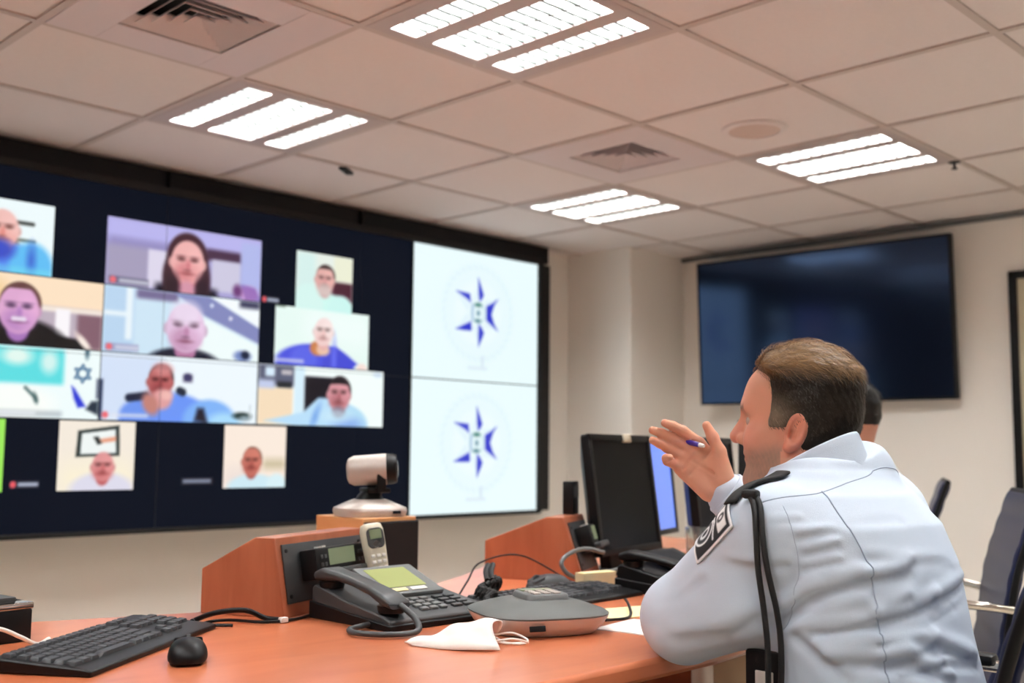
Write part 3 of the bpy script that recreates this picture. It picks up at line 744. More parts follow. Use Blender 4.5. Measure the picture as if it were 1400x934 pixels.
# ---------------------------------------------------------------- the desk
DZ = 0.74
desk = thing('control_desk', 'long cherry-wood control desk with a curved back edge', 'desk', (0, 0, 0))
front = [(-1.0, 1.085), (0.4, 1.085), (1.2, 1.086), (1.62, 1.090), (1.95, 1.13), (2.3, 1.28), (2.7, 1.52), (3.1, 1.84), (3.5, 2.25)]
back = [(3.55, 3.10), (3.1, 2.92), (2.66, 2.60), (2.24, 2.312), (2.02, 2.170), (1.84, 2.075), (1.80, 2.30), (1.34, 2.31), (1.20, 2.045), (1.15, 2.030), (0.815, 2.142), (0.3, 2.28), (-1.0, 2.62)]
MB().prism(front + back, DZ - 0.034, DZ).build('desktop', M['desk'], desk, bevel=0.008)
MB().box((0.27, 1.60, 0.353), (2.396, 0.94, 0.706)).build('pedestal', M['desk_edge'], desk, bevel=0.003)
MB().box((2.60, 2.20, 0.353), (0.03, 0.62, 0.706), rz=0.55).build('end_panel', M['desk_edge'], desk, bevel=0.003)
MB().cyl((2.41, 1.672, 0), (2.41, 1.672, 0.706), 0.028).build('leg', M['silver'], desk)
MB().cyl((3.25, 2.55, 0), (3.25, 2.55, 0.706), 0.035).build('leg', M['chrome'], desk)

def make_console(loc, rz, w, d, hb, hf, tf, label):
    """wedge cabinet; front-left lower corner at loc; x along its front, y to the back"""
    t = thing('wooden_console', label, 'console', loc, rz, 'wooden radio consoles on the desk')
    prof = [(0, 0), (tf, hf), (tf + 0.045, hf), (d, hb), (d, 0)]
    MB().side(prof, 0, w).build('cabinet', M['console'], t, bevel=0.002)
    sl = math.atan2(tf, hf); R = Matrix.Rotation(-sl, 4, 'X')
    def on(x, s, n): return Vector((x, s * math.sin(sl) - n * math.cos(sl), s * math.cos(sl) + n * math.sin(sl)))
    L = math.hypot(tf, hf)
    MB().box(on(w / 2 + 0.002, L * .535, 0.002), (w - 0.03, 0.004, L * .74), M=R, bev=0.001).build('mounting_plate', M['dark_grey'], t)
    s_ = MB()
    for x in (0.028, w - 0.026):
        for q in (.25, .82): s_.cyl(on(x, L * q, 0.002), on(x, L * q, 0.0055), 0.004, seg=10)
    s_.build('screw', M['black'], t)
    r = thing('two_way_radio', label.replace('wedge', 'console').split(' console')[0] + '', 'radio', loc, rz)
    b = MB(); b.box(on(w * .52, L * .60, 0.0245), (w * .62, 0.040, L * .40), M=R, bev=0.005).build('body', M['black'], r)
    MB().box(on(w * .50, L * .665, 0.0435), (w * .30, 0.003, L * .21), M=R).build('display', M['lcd_dim'], r)
    k = MB()
    for x in (.27, .31, .70, .74):
        for q in (.58, .68): k.box(on(w * x, L * q, 0.044), (w * .028, 0.004, L * .05), M=R, bev=0.001)
    k.build('button', M['dark_grey'], r)
    MB().cyl(on(w * .79, L * .70, 0.04), on(w * .79, L * .70, 0.056), 0.010, 0.009, 16).build('knob', M['black'], r)
    MB().box(on(w * .52, L * .46, 0.050), (w * .5, 0.022, L * .10), M=R, bev=0.005).build('trim_bar', M['dark_grey'], r)
    MB().box(on(w * .33, L * .795, 0.030), (0.012, 0.02, 0.008), M=R).build('indicator', M['white'], r)
    return t, r
c1, r1 = make_console((1.231, 1.829, DZ), math.radians(22), 0.335, 0.20, 0.088, 0.155, 0.028, 'wooden wedge console with a radio, left of the desk phone')
r1['label'] = 'black two-way radio in the console left of the green-lit phone'
c2, r2 = make_console((2.123, 1.832, DZ), math.radians(25), 0.18, 0.267, 0.096, 0.162, 0.053, 'wooden wedge console standing behind the dark monitor')
r2['label'] = 'black two-way radio in the console behind the dark monitor'

# loudspeaker box with the conference camera on it
t = thing('speaker_box', 'light wooden loudspeaker with black cloth front carrying the video camera', 'loudspeaker', (1.685, 2.155, DZ))
sh = 0.168
f = MB(); f.box((0, 0.006, sh / 2), (0.163, 0.188, sh)); f.build('cabinet', M['speaker_wood'], t, bevel=0.002)
MB().box((0, -0.094, sh / 2 - 0.004), (0.161, 0.014, sh - 0.010)).build('front_cloth', M['cloth_black'], t, bevel=0.003)
t = thing('conference_camera', 'silver pan-tilt video camera on the light wooden loudspeaker', 'video camera', (1.688, 2.150, DZ + sh + 0.0005), -0.35)
MB().loft([[(x, y, 0) for x, y in rrect(0, 0, .165, .135, .045)], [(x, y, .012) for x, y in rrect(0, 0, .172, .142, .048)], [(x, y, .020) for x, y in rrect(0, 0, .168, .138, .046)], [(x, y, .036) for x, y in rrect(0, 0.005, .10, .085, .035)], [(x, y, .040) for x, y in rrect(0, .005, .08, .07, .03)]]).build('base', M['silver'], t, angle=50)
MB().box((.045, -.070, .011), (.020, .004, .007)).build('base_window', M['gloss_black'], t)
n = MB(); n.loft([[(x, y, .038) for x, y in rrect(0, .005, .07, .06, .025)], [(x, y, .05) for x, y in rrect(0, .005, .055, .05, .02)], [(x, y, .066) for x, y in rrect(0.01, .005, .045, .045, .018)]])
n.box((0.012, .0, .062), (.06, .07, .012), bev=.004); n.box((0.016, .037, .080), (.024, .008, .046), bev=.003); n.box((0.016, -.037, .080), (.024, .008, .046), bev=.003); n.build('yoke', M['black'], t)
hd = thing('camera_head', None, None); hd.parent = t
bpy.data.objects.remove(hd)
ax = Vector((.93, -.36, .06)).normalized(); c0 = Vector((0.004, 0, .112))
def along(s): return c0 + ax * s
MB().tube([along(-.062), along(-.058), along(-.045), along(.035), along(.037)], [.020, .030, .0365, .0385, .036], 32).build('head_shell', M['silver'], t)
MB().tube([along(.034), along(.050), along(.060), along(.061)], [.0375, .0375, .034, .020], 32).build('lens_hood', M['black'], t)
MB().tube([along(.058), along(.063), along(.064)], [.020, .020, .014], 28).build('lens', M['gloss_black'], t)

# cordless handset standing in its cradle
t = thing('cordless_phone', 'cream cordless phone handset standing between the radio console and the green-lit phone', 'cordless phone', (1.496, 1.860, DZ), -0.15)
MB().loft([[(x, y, 0) for x, y in rrect(0, .01, .085, .085, .02)], [(x, y, .02) for x, y in rrect(0, .01, .08, .08, .02)], [(x, y, .048) for x, y in rrect(0, .02, .066, .05, .018)]]).build('cradle', M['dark_grey'], t, bevel=.003)
tl = Matrix.Translation((0, -.002, .030)) @ Matrix.Rotation(-.10, 4, 'Y') @ Matrix.Rotation(-.22, 4, 'X')
h = MB(); h.loft([[(x, y, z) for x, y in rrect(0, 0, w, dd, min(w, dd) * .42)] for z, w, dd in ((0, .034, .016), (.006, .044, .022), (.05, .048, .024), (.10, .053, .025), (.130, .054, .024), (.142, .046, .019), (.145, .030, .012))]).xform(tl)
h.build('handset', M['cream'], t, angle=60)
h = MB(); h.loft([[(x, -.0128, z) for x, z in rrect(0, .112, .042, .044, .012)], [(x, -.0142, z) for x, z in rrect(0, .112, .040, .042, .012)]]).xform(tl); h.build('screen_surround', M['dark_grey'], t)
h = MB(); h.box((0, -.0146, .120), (.028, .002, .020)).xform(tl); h.build('display', M['lcd_dim'], t)
h = MB(); h.lathe([(0, 0), (.008, 0), (.008, .003), (0, .003)], (0, -.0142, .098), 18, 'Y').xform(tl); h.build('navigation_key', M['silver'], t)
for r_ in range(4):
    for c_ in range(3):
        h = MB(); h.box((-.013 + .013 * c_, -.0126, .074 - .013 * r_), (.0095, .003, .007), bev=.0012).xform(tl); h.build('key', M['white'], t)

# ---- desk phones
def make_phone(loc, rz, label, lit=True):
    t = thing('desk_phone', label, 'telephone', loc, rz); t.scale = (1, 1, .84)
    w = .262
    body = [(0, 0), (0, .022), (.02, .030), (.135, .052), (.235, .078), (.245, .070), (.245, 0)]
    MB().side(body, 0, w).build('body', M['dark_grey'] if lit else M['black'], t, bevel=.004)
    tr = MB(); tr.side([(-.004, .0), (-.004, .014), (.249, .040), (.249, 0)], -.004, w + .004); tr.build('base', M['black'], t, bevel=.003)
    hs = MB()                                        # handset along the left side
    P = [(.026, .006, .056), (.026, .030, .064), (.026, .075, .080), (.026, .130, .093), (.026, .180, .101), (.026, .215, .102), (.026, .240, .096)]
    sz = [(.050, .018), (.054, .028), (.046, .022), (.044, .020), (.046, .022), (.056, .029), (.050, .022)]
    hs.loft([[(x, y + (z0 - z) * .25, z0) for x, z0 in rrect(px, z, a, b_, .010)] for (px, y, z), (a, b_) in zip([(p[0], p[1], p[2]) for p in P], sz)])
    hs.build('handset', M['dark_grey'] if lit else M['black'], t, angle=55)
    for y, z in ((.030, .052), (.215, .086)):
        MB().lathe([(0, 0), (.026, 0), (.024, -.016), (0, -.018)], (.026, y, z), 20).build('earpiece' if y > .1 else 'mouthpiece', M['black'], t)
    sl = math.radians(24); R = Matrix.Translation((.158, .172, .076)) @ Matrix.Rotation(sl, 4, 'X')
    s_ = MB(); s_.box((0, 0, 0), (.150, .125, .016), bev=.004).xform(R); s_.build('screen_housing', M['mid_grey'] if lit else M['black'], t)
    s_ = MB(); s_.box((-.006, .006, .0085), (.104, .082, .002)).xform(R); s_.build('display', M['lcd'] if lit else M['screen_off'], t)
    for k in range(2):
        s_ = MB(); s_.box((-.034 + .050 * k, -.047, .009), (.040, .012, .003), bev=.001).xform(R); s_.build('soft_key', M['yellow_paper'] if k == 0 else M['white'], t)
    K = Matrix.Translation((.158, .062, .0385)) @ Matrix.Rotation(math.atan2(.022, .115), 4, 'X')
    for r_ in range(4):
        for c_ in range(3):
            s_ = MB(); s_.box((-.050 + .024 * c_, .030 - .020 * r_, .002), (.018, .013, .008), bev=.0025).xform(K); s_.build('key', M['mid_grey'] if lit else M['dark_grey'], t)
    for r_ in range(4):
        for c_ in range(2):
            s_ = MB(); s_.box((.035 + .030 * c_, .030 - .020 * r_, .002), (.024, .012, .007), bev=.002).xform(K); s_.build('function_key', M['dark_grey'], t)
    # coiled-looking cord leaving the handset and running back round the phone
    cord = curve_pts([(.026, .004, .056), (.030, -.035, .030), (.010, -.062, .010), (-.045, -.050, .009), (-.075, .0, .009), (-.060, .040, .009), (-.015, .055, .010), (.004, .06, .010)], 10)
    MB().tube(cord, .0062, 10).build('cord', M['dark_grey'] if lit else M['black'], t)
    return t
ph1 = make_phone((1.285, 1.570, DZ), math.radians(0), 'dark desk phone with a lit yellow-green display')
ph2 = make_phone((2.075, 1.420, DZ), math.radians(6), 'black desk phone with a dark display beside the officer\'s raised hand', False)

# ---- keyboards and mice
key_mesh = None
def make_keyboard(loc, rz, label):
    global key_mesh
    t = thing('keyboard', label, 'keyboard', loc, rz, 'black desktop keyboards'); t.scale = (1, 1, .8)
    L, W = .445, .165
    MB().side([(-W / 2, 0), (-W / 2, .011), (-W / 2 + .012, .014), (W / 2 - .02, .027), (W / 2, .026), (W / 2, .003)], -L / 2, L / 2).build('case', M['black'], t, bevel=.003)
    if key_mesh is None:
        b_ = MB(); b_.loft([[(x, y, 0) for x, y in rrect(0, 0, 1, 1, .08, 2)], [(x, y, .7) for x, y in rrect(0, .02, .90, .90, .10, 2)], [(x, y, 1.0) for x, y in rrect(0, .02, .78, .78, .12, 2)]])
        o = b_.build('key', M['key'], None); key_mesh = o.data; bpy.data.objects.remove(o)
    rows = [[.019] * 15, [.019] * 13 + [.038], [.028] + [.019] * 12 + [.028], [.033] + [.019] * 11 + [.042], [.043] + [.019] * 10 + [.052], [.024, .024, .024, .114, .024, .024, .024, .024]]
    n = 0
    def key(x, y, w):
        o = bpy.data.objects.new('key', key_mesh); COL.objects.link(o); o.parent = t
        zz = .0135 + (y + W / 2 - .012) / (W - .032) * .0125
        o.location = (x, y, zz); o.scale = (w - .002, .0165, .0078); o.rotation_euler = (math.atan2(.0125, W - .032), 0, 0)
    for r_, row in enumerate(rows):
        x = -L / 2 + .010; y = W / 2 - .024 - r_ * .0192 - (.006 if r_ else 0)
        for w in row: key(x + w / 2, y, w); x += w; n += 1
        x = -L / 2 + .312
        if r_ not in (3,):
            for c_ in range(3):
                if r_ == 4 and c_ != 1: continue
                key(x + .0095 + .019 * c_, y, .019); n += 1
        x = -L / 2 + .375
        if r_ and n < 97:
            for c_ in range(3 if r_ in (2, 4) else 3):
                if n >= 99: break
                key(x + .0095 + .019 * c_, y, .019); n += 1
    return t
make_keyboard((.850, 1.752, DZ), math.radians(36.6), 'black keyboard at the near left of the desk beside a mouse')
make_keyboard((1.815, 1.648, DZ), math.radians(3), 'black keyboard behind the conference phone, partly hidden by it')
def make_mouse(loc, rz, label, m):
    t = thing('mouse', label, 'computer mouse', loc, rz)
    b_ = MB()
    rings = []
    for s_, w, h in ((-.056, .020, .010), (-.050, .044, .022), (-.035, .058, .033), (-.010, .062, .038), (.015, .060, .035), (.038, .056, .026), (.050, .046, .017), (.056, .026, .010)):
        ring = []
        for k in range(20):
            a = 2 * PI * k / 20; x = math.cos(a); z = math.sin(a)
            x = math.copysign(abs(x) ** .8, x); z = max(z, -.35) if z < 0 else z
            ring.append((x * w / 2, s_, .35 * h * .35 + z * h * .8 + .004 if z > 0 else .004 + .12 * h + z * .12 * h / .35))
        rings.append(ring)
    b_.loft(rings).build('shell', m, t, angle=60, subd=1)
    for q in (-1, 1):
        MB().loft([[(x, y, .026 - (y - .02) * .35) for x, y in rrect(q * .0125, .034, .020, .032, .006)], [(x, y, .0335 - (y - .02) * .40) for x, y in rrect(q * .0125, .034, .018, .030, .006)]]).build('button', m, t, bevel=.001)
    MB().lathe([(0, -.003), (.008, -.003), (.009, 0), (.008, .003), (0, .003)], (0, .034, .0275), 16, 'X').build('wheel', M['dark_grey'], t)
    return t
make_mouse((.885, 1.575, DZ), math.radians(-30), 'black mouse on the desk beside the near keyboard', M['black'])
make_mouse((1.96, 1.80, DZ), math.radians(70), 'grey mouse on the desk behind the further keyboard', M['dark_grey'])
# ---- conference phone
t = thing('conference_phone', 'large grey and silver conference phone in the middle of the desk', 'conference phone', (1.515, 1.420, DZ), math.radians(-24))
def sq(r, z, e=3.0, n=48):
    o = []
    for k in range(n):
        a = 2 * PI * k / n; c, s_ = math.cos(a), math.sin(a); q = (abs(c) ** e + abs(s_) ** e) ** (-1 / e); o.append((r * q * c, r * q * s_, z))
    return o
MB().loft([sq(.094, .0), sq(.100, .003), sq(.112, .016), sq(.121, .030), sq(.122, .033)]).build('base', M['silver'], t, angle=50)
MB().loft([sq(.1215, .033), sq(.1225, .036), sq(.118, .039), sq(.095, .047), sq(.062, .056), sq(.050, .058)]).build('speaker_top', mat('phone_top_grey', (92, 94, 92), 0.5, bump=.3, bscale=1500), t, angle=50)
MB().loft([[(x, y, .055) for x, y in rrect(.006, 0, .088, .092, .016)], [(x, y, .066) for x, y in rrect(.006, 0, .084, .088, .016)], [(x, y, .068) for x, y in rrect(.006, 0, .078, .082, .014)]]).build('control_block', M['mid_grey'], t, angle=50)
MB().box((.006, .026, .0684), (.062, .026, .003), bev=.001).build('display', M['lcd_dim'], t)
for r_ in range(4):
    for c_ in range(3): MB().box((-.016 + .020 * c_, .004 - .013 * r_, .069), (.014, .008, .004), bev=.0012).build('key', M['silver'], t)
MB().box((-.050, -.1205, .020), (.030, .004, .010), M=Matrix.Rotation(-.3, 4, 'X'), bev=.001).build('logo_plate', M['black'], t)
# ---- face mask
t = thing('face_mask', 'crumpled white face mask lying in front of the conference phone', 'face mask', (1.285, 1.400, DZ), math.radians(-46))
n_u, n_v = 26, 16; v = []
for i in range(n_u):
    for j in range(n_v):
        u, w_ = i / (n_u - 1), j / (n_v - 1) * 2 - 1
        hw = .010 + .046 * math.sin(PI * min(1, u * .62 + .04)) ** .9 + .010 * u
        rid = (1 - abs(w_) ** 1.5) * (.006 + .036 * sstep(0, .85, u)) + .003 * math.sin(u * 16 + w_ * 3) * (1 - abs(w_))
        v.append((-.075 + .15 * u + .008 * math.sin(w_ * 4), w_ * hw, .003 + float(rid) + .0015 * math.sin(9 * w_ + 5 * u)))
q = [(i * n_v + j, (i + 1) * n_v + j, (i + 1) * n_v + j + 1, i * n_v + j + 1) for i in range(n_u - 1) for j in range(n_v - 1)]
o = mesh_np('mask_body', v, q, mat('mask_cloth', (246, 242, 236), .9), t)
sd = o.modifiers.new('cloth', 'SOLIDIFY'); sd.thickness = .002
for s_ in (-1, 1):
    MB().tube(curve_pts([(.068, s_ * .034, .012), (.100, s_ * .030, .016), (.126, s_ * .012, .008), (.118, s_ * -.006, .004), (.090, s_ * .004, .004), (.072, s_ * .016, .010)], 8), .0018, 8).build('ear_loop', M['white'], t)
# ---- small things on the desk
t = thing('docking_box', 'black box with a silver band at the left edge of the desk', 'desktop device', (.705, 1.955, DZ), math.radians(8))
MB().box((0, 0, .0275), (.14, .10, .055), bev=.004).build('body', M['black'], t)
MB().box((0, 0, .0605), (.142, .102, .011), bev=.002).build('silver_band', M['chrome'], t)
MB().box((-.012, 0, .0710), (.112, .085, .010), bev=.003).build('lid', M['dark_grey'], t)
tag(MB().tube(curve_pts([(.45, 1.86, .7445), (.55, 1.845, .775), (.65, 1.84, .787), (.70, 1.842, .777), (.735, 1.846, .760), (.765, 1.852, .7445), (.80, 1.89, .7445)], 10), .0035, 10).build('white_cable', M['white']), 'white cable in front of the black box at the left edge', 'cable')
t = thing('usb_cable', 'short black cable with a white tag lying beside the console', 'cable', (0, 0, DZ))
MB().tube(curve_pts([(1.065, 1.885, .006), (1.08, 1.90, .006), (1.10, 1.86, .022), (1.15, 1.84, .024), (1.185, 1.825, .008), (1.20, 1.80, .006)], 10), .005, 10).build('wire', M['black'], t)
MB().box((1.205, 1.792, .006), (.016, .012, .010), bev=.002).build('tag', M['white'], t)
tag(MB().tube(curve_pts([(1.10, 1.80, .7455), (1.07, 1.835, .7455), (1.085, 1.865, .7455), (1.13, 1.86, .7455), (1.17, 1.80, .7445), (1.24, 1.80, .7435), (1.32, 1.84, .7435)], 10), .003, 8).build('thin_cable', M['black']), 'thin black cable lying along the foot of the left wooden console', 'cable')
cp = []
for k in range(170):
    s_ = k / 169; a = s_ * 2 * PI * 19
    cx, cy = 1.556 + .168 * s_ + .014 * math.sin(9 * s_), 1.600 + .165 * s_ + .012 * math.sin(13 * s_)
    cp.append((cx + .015 * math.cos(a), cy + .008 * math.cos(a + 1), DZ + .019 + .020 * s_ + .014 * math.sin(a)))
t = thing('coiled_cord', 'tangled black coiled cord behind the face mask', 'cord', (0, 0, 0))
MB().tube(cp, .0046, 7).build('coil', M['matte_black'], t)
for dx in (0, .016): MB().tube(curve_pts([(1.700 + dx, 1.745, .785), (1.725 + dx, 1.775, .800), (1.750 + dx, 1.795, .812)], 6), [.0065] * 13, 8).build('plug_end', M['black'], t)
tag(MB().tube(curve_pts([(1.60, 1.745, .7425), (1.72, 1.83, .775), (1.83, 1.90, .805), (1.97, 1.90, .812), (2.06, 1.80, .7445), (2.10, 1.78, .7445)], 12), .0022, 8).build('thin_cable', M['black']), 'thin black cable arching in front of the right wooden console', 'cable')
t = thing('grey_cable', 'grey looped cable in front of the right wooden console', 'cable', (0, 0, 0))
MB().tube(curve_pts([(2.165, 1.80, .815), (2.10, 1.80, .828), (2.04, 1.80, .822), (2.005, 1.80, .800), (2.02, 1.79, .772), (2.08, 1.79, .756), (2.15, 1.79, .765), (2.21, 1.77, .775)], 10), .0055, 10).build('wire', M['mid_grey'], t)
t = thing('note_block', 'cream block of note paper between the keyboard and the right console', 'note block', (2.066, 1.742, DZ), math.radians(-8))
MB().box((0, 0, .018), (.105, .032, .036)).build('pages', mat('cream_paper', (228, 214, 172), .85), t)
MB().box((0, 0, .0375), (.105, .032, .003)).build('top_sheet', M['yellow_paper'], t)
tag(MB().box((1.668, 1.300, DZ + .0012), (.15, .11, .002), rz=.15).build('paper_sheet', M['paper']), 'white paper sheet beside the conference phone under the elbow', 'paper')
tag(MB().box((1.80, 1.43, DZ + .0014), (.17, .12, .0024), rz=-.25).build('yellow_sheet', M['yellow_paper']), 'pale yellow paper sheet between the further keyboard and the elbow', 'paper')
tag(MB().tube(curve_pts([(1.66, 1.375, .746), (1.72, 1.372, .744), (1.77, 1.40, .7455), (1.80, 1.43, .758), (1.815, 1.45, .765)], 8), .003, 8).build('thin_cable', M['black']), 'thin black cable curling over the papers by the elbow', 'cable')
t = thing('adapter_block', 'small dark adapter box standing on top of the right wooden console', 'box', (2.216, 1.957, DZ + .1625), math.radians(25))
MB().box((0, 0, .044), (.052, .030, .088), bev=.003).build('body', M['black'], t); MB().box((0, -.0155, .06), (.040, .002, .03)).build('label_plate', M['dark_grey'], t)

# ---- monitors
def make_monitor(loc, rz, tilt, label, screen, tab=False):
    t = thing('monitor', label, 'monitor', loc, rz)
    w, h = .375, .325
    T = Matrix.Translation((0, 0, .055)) @ Matrix.Rotation(-tilt, 4, 'X')
    b_ = MB(); b_.loft([[(x, .0, z) for x, z in rrect(0, h / 2, w, h, .008)], [(x, .018, z) for x, z in rrect(0, h / 2, w, h, .008)], [(x, .050, z) for x, z in rrect(0, h / 2, w - .09, h - .09, .02)]]).xform(T); b_.build('case', M['black'], t, bevel=.002)
    b_ = MB()
    for q in (-1, 1):
        b_.box((q * (w / 2 - .009), -.003, h / 2), (.018, .008, h), bev=.001); b_.box((0, -.003, h / 2 + q * (h / 2 - .009)), (w, .008, .018), bev=.001)
    b_.xform(T); b_.build('bezel', M['black'], t)
    b_ = MB(); b_.box((0, -.001, h / 2), (w - .034, .004, h - .034)).xform(T); b_.build('screen', screen, t)
    MB().side([(.04, 0.008), (.075, 0.008), (.095, .20), (.062, .20)], -.045, .045).build('neck', M['black'], t, bevel=.004)
    MB().lathe([(0, 0), (.085, 0), (.088, .004), (.08, .010), (.03, .014), (0, .014)], (0, .055, 0), 32).build('foot', M['black'], t)
    if tab:
        b_ = MB(); b_.box((.035, -.006, h - .010), (.045, .012, .024), bev=.003).xform(T); b_.build('camera_cover', M['cream'], t)
    return t
a = math.radians(12); lx, ly = 2.2085 + .009, 1.9 - .044
make_monitor((lx + .1875 * math.cos(a), ly + .1875 * math.sin(a), DZ - .028 + .028), a, .13, 'dark desktop monitor with a cream tab on its top edge', M['screen_off'], True)
make_monitor((2.955, 2.215, DZ), math.radians(18), .10, 'monitor lit blue behind the dark monitor, next to the raised hand', M['blue_screen'])
make_monitor((2.99, 2.00, DZ), math.radians(14), .10, 'switched-off monitor directly behind the raised hand', M['screen_off'])
t = thing('antenna_stand', 'tall thin black radio antenna standing behind the raised hand', 'antenna', (2.985, 1.91, DZ))
MB().lathe([(0, 0), (.05, 0), (.052, .006), (.03, .014), (0, .016)]).build('foot', M['black'], t); MB().side([(-.014, .012), (.014, .012), (.010, .435), (-.010, .435)], -.012, .012).build('mast', M['matte_black'], t, bevel=.003)
for k, (x, y, h, lab) in enumerate(((2.66, 1.86, .115, 'clear glass tumbler behind the officer\'s wrist, nearest of the tumblers'), (2.74, 1.885, .09, 'clear glass tumbler behind the officer\'s wrist, furthest of the tumblers'))):
    t = thing('glass_tumbler', lab, 'glass', (x, y, DZ))
    MB().lathe([(.0, .001), (.028, .001), (.034, h), (.0315, h), (.026, .008), (0, .008)], seg=24).build('bowl', M['glass'], t, angle=60)
    MB().lathe([(0, .009), (.0258, .009), (.028, h * .5), (0, h * .5)], seg=20).build('drink', mat('tea', (170, 140, 110), .3), t)
t = thing('snack_basket', 'small brown basket on the desk behind the officer\'s shoulder', 'basket', (2.66, 1.70, DZ))
MB().lathe([(0, 0), (.055, 0), (.075, .055), (.071, .055), (.052, .006), (0, .006)], seg=24).build('bowl', mat('brown_wicker', (110, 76, 56), .8, bump=.6, bscale=120), t)
for k in range(5): tag(MB().box((2.66 + .03 * math.cos(k * 1.3), 1.70 + .03 * math.sin(k * 1.3), DZ + .060 + .004 * k), (.035, .02, .012), rz=k * .9, bev=.004).build('snack_packet', M['cream'] if k % 2 else mat('foil_red', (150, 60, 50), .4)), 'small wrapped snack in the brown basket', 'snack', 'snacks in the basket')
# ---------------------------------------------------------------- office chairs
def make_chair(label):
    t = thing('office_chair', label, 'chair', (0, 0, 0), 0, 'ribbed dark leather office chairs')
    W = .46
    def ribbed(path, name, n):
        pts = curve_pts(path, 10); prof_o, prof_i = [], []
        L = [0.0]
        for a_, b_ in zip(pts[:-1], pts[1:]): L.append(L[-1] + (b_ - a_).length)
        for i, p in enumerate(pts):
            tg = (pts[min(i + 1, len(pts) - 1)] - pts[max(i - 1, 0)]).normalized(); nn = Vector((0, -tg.z, tg.y))
            r = .014 + .0030 * abs(math.sin(PI * L[i] / L[-1] * n))
            prof_o.append(p + nn * r); prof_i.append(p - nn * r)
        poly = [(p.y, p.z) for p in prof_o] + [(p.y, p.z) for p in prof_i[::-1]]
        MB().side(poly, -W / 2 + .012, W / 2 - .012).build(name, M['leather'], t, bevel=.004, angle=60)
        return pts
    ribbed([(0, .235, .445), (0, .20, .462), (0, .10, .462), (0, -.05, .452), (0, -.16, .448), (0, -.205, .462)], 'seat', 7)
    bp = ribbed([(0, -.215, .480), (0, -.245, .56), (0, -.262, .66), (0, -.285, .78), (0, -.325, .90), (0, -.350, .965)], 'backrest', 8)
    for q in (-1, 1):
        path = [(q * W / 2, .24, .44), (q * W / 2, .20, .455), (q * W / 2, 0, .452), (q * W / 2, -.16, .445), (q * W / 2, -.215, .475), (q * W / 2, -.245, .56), (q * W / 2, -.262, .66), (q * W / 2, -.285, .78), (q * W / 2, -.325, .90), (q * W / 2, -.352, .972)]
        MB().tube(curve_pts(path, 6), .009, 10).build('side_rail', M['black'], t)
        arm = [(q * (W / 2 + .012), .10, .45), (q * (W / 2 + .045), .125, .52), (q * (W / 2 + .05), .12, .66), (q * (W / 2 + .05), .08, .70), (q * (W / 2 + .05), -.10, .705), (q * (W / 2 + .045), -.20, .70), (q * (W / 2 + .012), -.266, .69)]
        ar = MB().tube(curve_pts(arm, 7), .011, 10).build('armrest', M['chrome'], t)
        MB().box((q * (W / 2 + .05), -.02, .715), (.042, .22, .020), bev=.008).build('arm_pad', M['black'], ar)
    MB().tube([(-W / 2, -.352, .968), (W / 2, -.352, .968)], .011, 10).build('top_rail', M['black'], t)
    MB().box((0, .0, .425), (.20, .24, .030), bev=.01).build('tilt_box', M['black'], t)
    MB().tube([(0, 0, .41), (0, 0, .26), (0, 0, .255), (0, 0, .08)], [.022, .022, .032, .032], 18).build('gas_column', M['chrome'], t)
    for k in range(5):
        a_ = 2 * PI * k / 5 + .3; d = Vector((math.cos(a_), math.sin(a_), 0))
        lg = MB().tube([d * .02 + Vector((0, 0, .105)), d * .15 + Vector((0, 0, .095)), d * .30 + Vector((0, 0, .072))], [.024, .019, .013], 10).build('base_leg', M['chrome'], t)
        s_ = Vector((-d.y, d.x, 0)); cc = d * .30 + Vector((0, 0, .030))
        cb = MB()
        for q in (-1, 1): cb.cyl(cc + s_ * (.006 * q), cc + s_ * (.022 * q), .028, seg=18)
        cb.cyl(cc, d * .30 + Vector((0, 0, .075)), .008, seg=8)
        cb.build('caster', M['black'], lg)
    return t
ch0 = make_chair('ribbed dark leather chair the officer in the light blue shirt sits on')
ch0.location = (1.685, .862, 0); ch0.rotation_euler = (0, 0, math.radians(5))
dup(ch0, (2.905, 1.388, 0), .5, 'ribbed dark blue leather chair with chrome arms at the right edge of the picture')
dup(ch0, (4.02, 2.085, 0), math.radians(25), 'dark leather chair against the right wall, mostly hidden by the officer\'s back')
# ---------------------------------------------------------------- people
def ridge(pts, amp, w):
    for a, b_ in zip(pts[:-1], pts[1:]): FOLDS.append((V(*a), V(*b_), amp, w))
def pleat(pts, amp=.0045, w=.010):
    ridge(pts, -amp, w); ridge([(x, y, z + w * 1.7) for x, y, z in pts], amp * .9, w * 1.15)
pleat([(1.45, .834, .944), (1.48, .798, .956)], .0035, .007); pleat([(1.455, .825, .921), (1.479, .789, .933)], .0035, .007)
pleat([(1.410, .953, .901), (1.424, .897, .899), (1.442, .853, .904)], .004, .008)
pleat([(1.455, .876, .815), (1.456, .818, .858), (1.494, .756, .884), (1.573, .721, .894)], .006, .010)
pleat([(1.456, .819, .806), (1.501, .741, .826), (1.622, .705, .848), (1.757, .720, .864)], .006, .010)
pleat([(1.455, .843, .800), (1.459, .797, .768), (1.465, .776, .750)], .006, .010)
pleat([(1.501, .730, .768), (1.596, .696, .787), (1.725, .688, .748)], .006, .011)
pleat([(1.465, .779, .770), (1.533, .712, .772), (1.613, .684, .735)], .006, .011)
pleat([(1.455, .853, .825), (1.489, .754, .848)], .004, .009)
pleat([(1.509, .753, .913), (1.585, .722, .905), (1.70, .71, .902)], .0025, .010)
pleat([(1.455, .877, .822), (1.456, .816, .862)], .007, .011)
pleat([(1.415, 1.03, .775), (1.422, .953, .792), (1.433, .902, .820)], .004, .012)
pleat([(1.509, .780, .964), (1.608, .753, .970)], .002, .012)
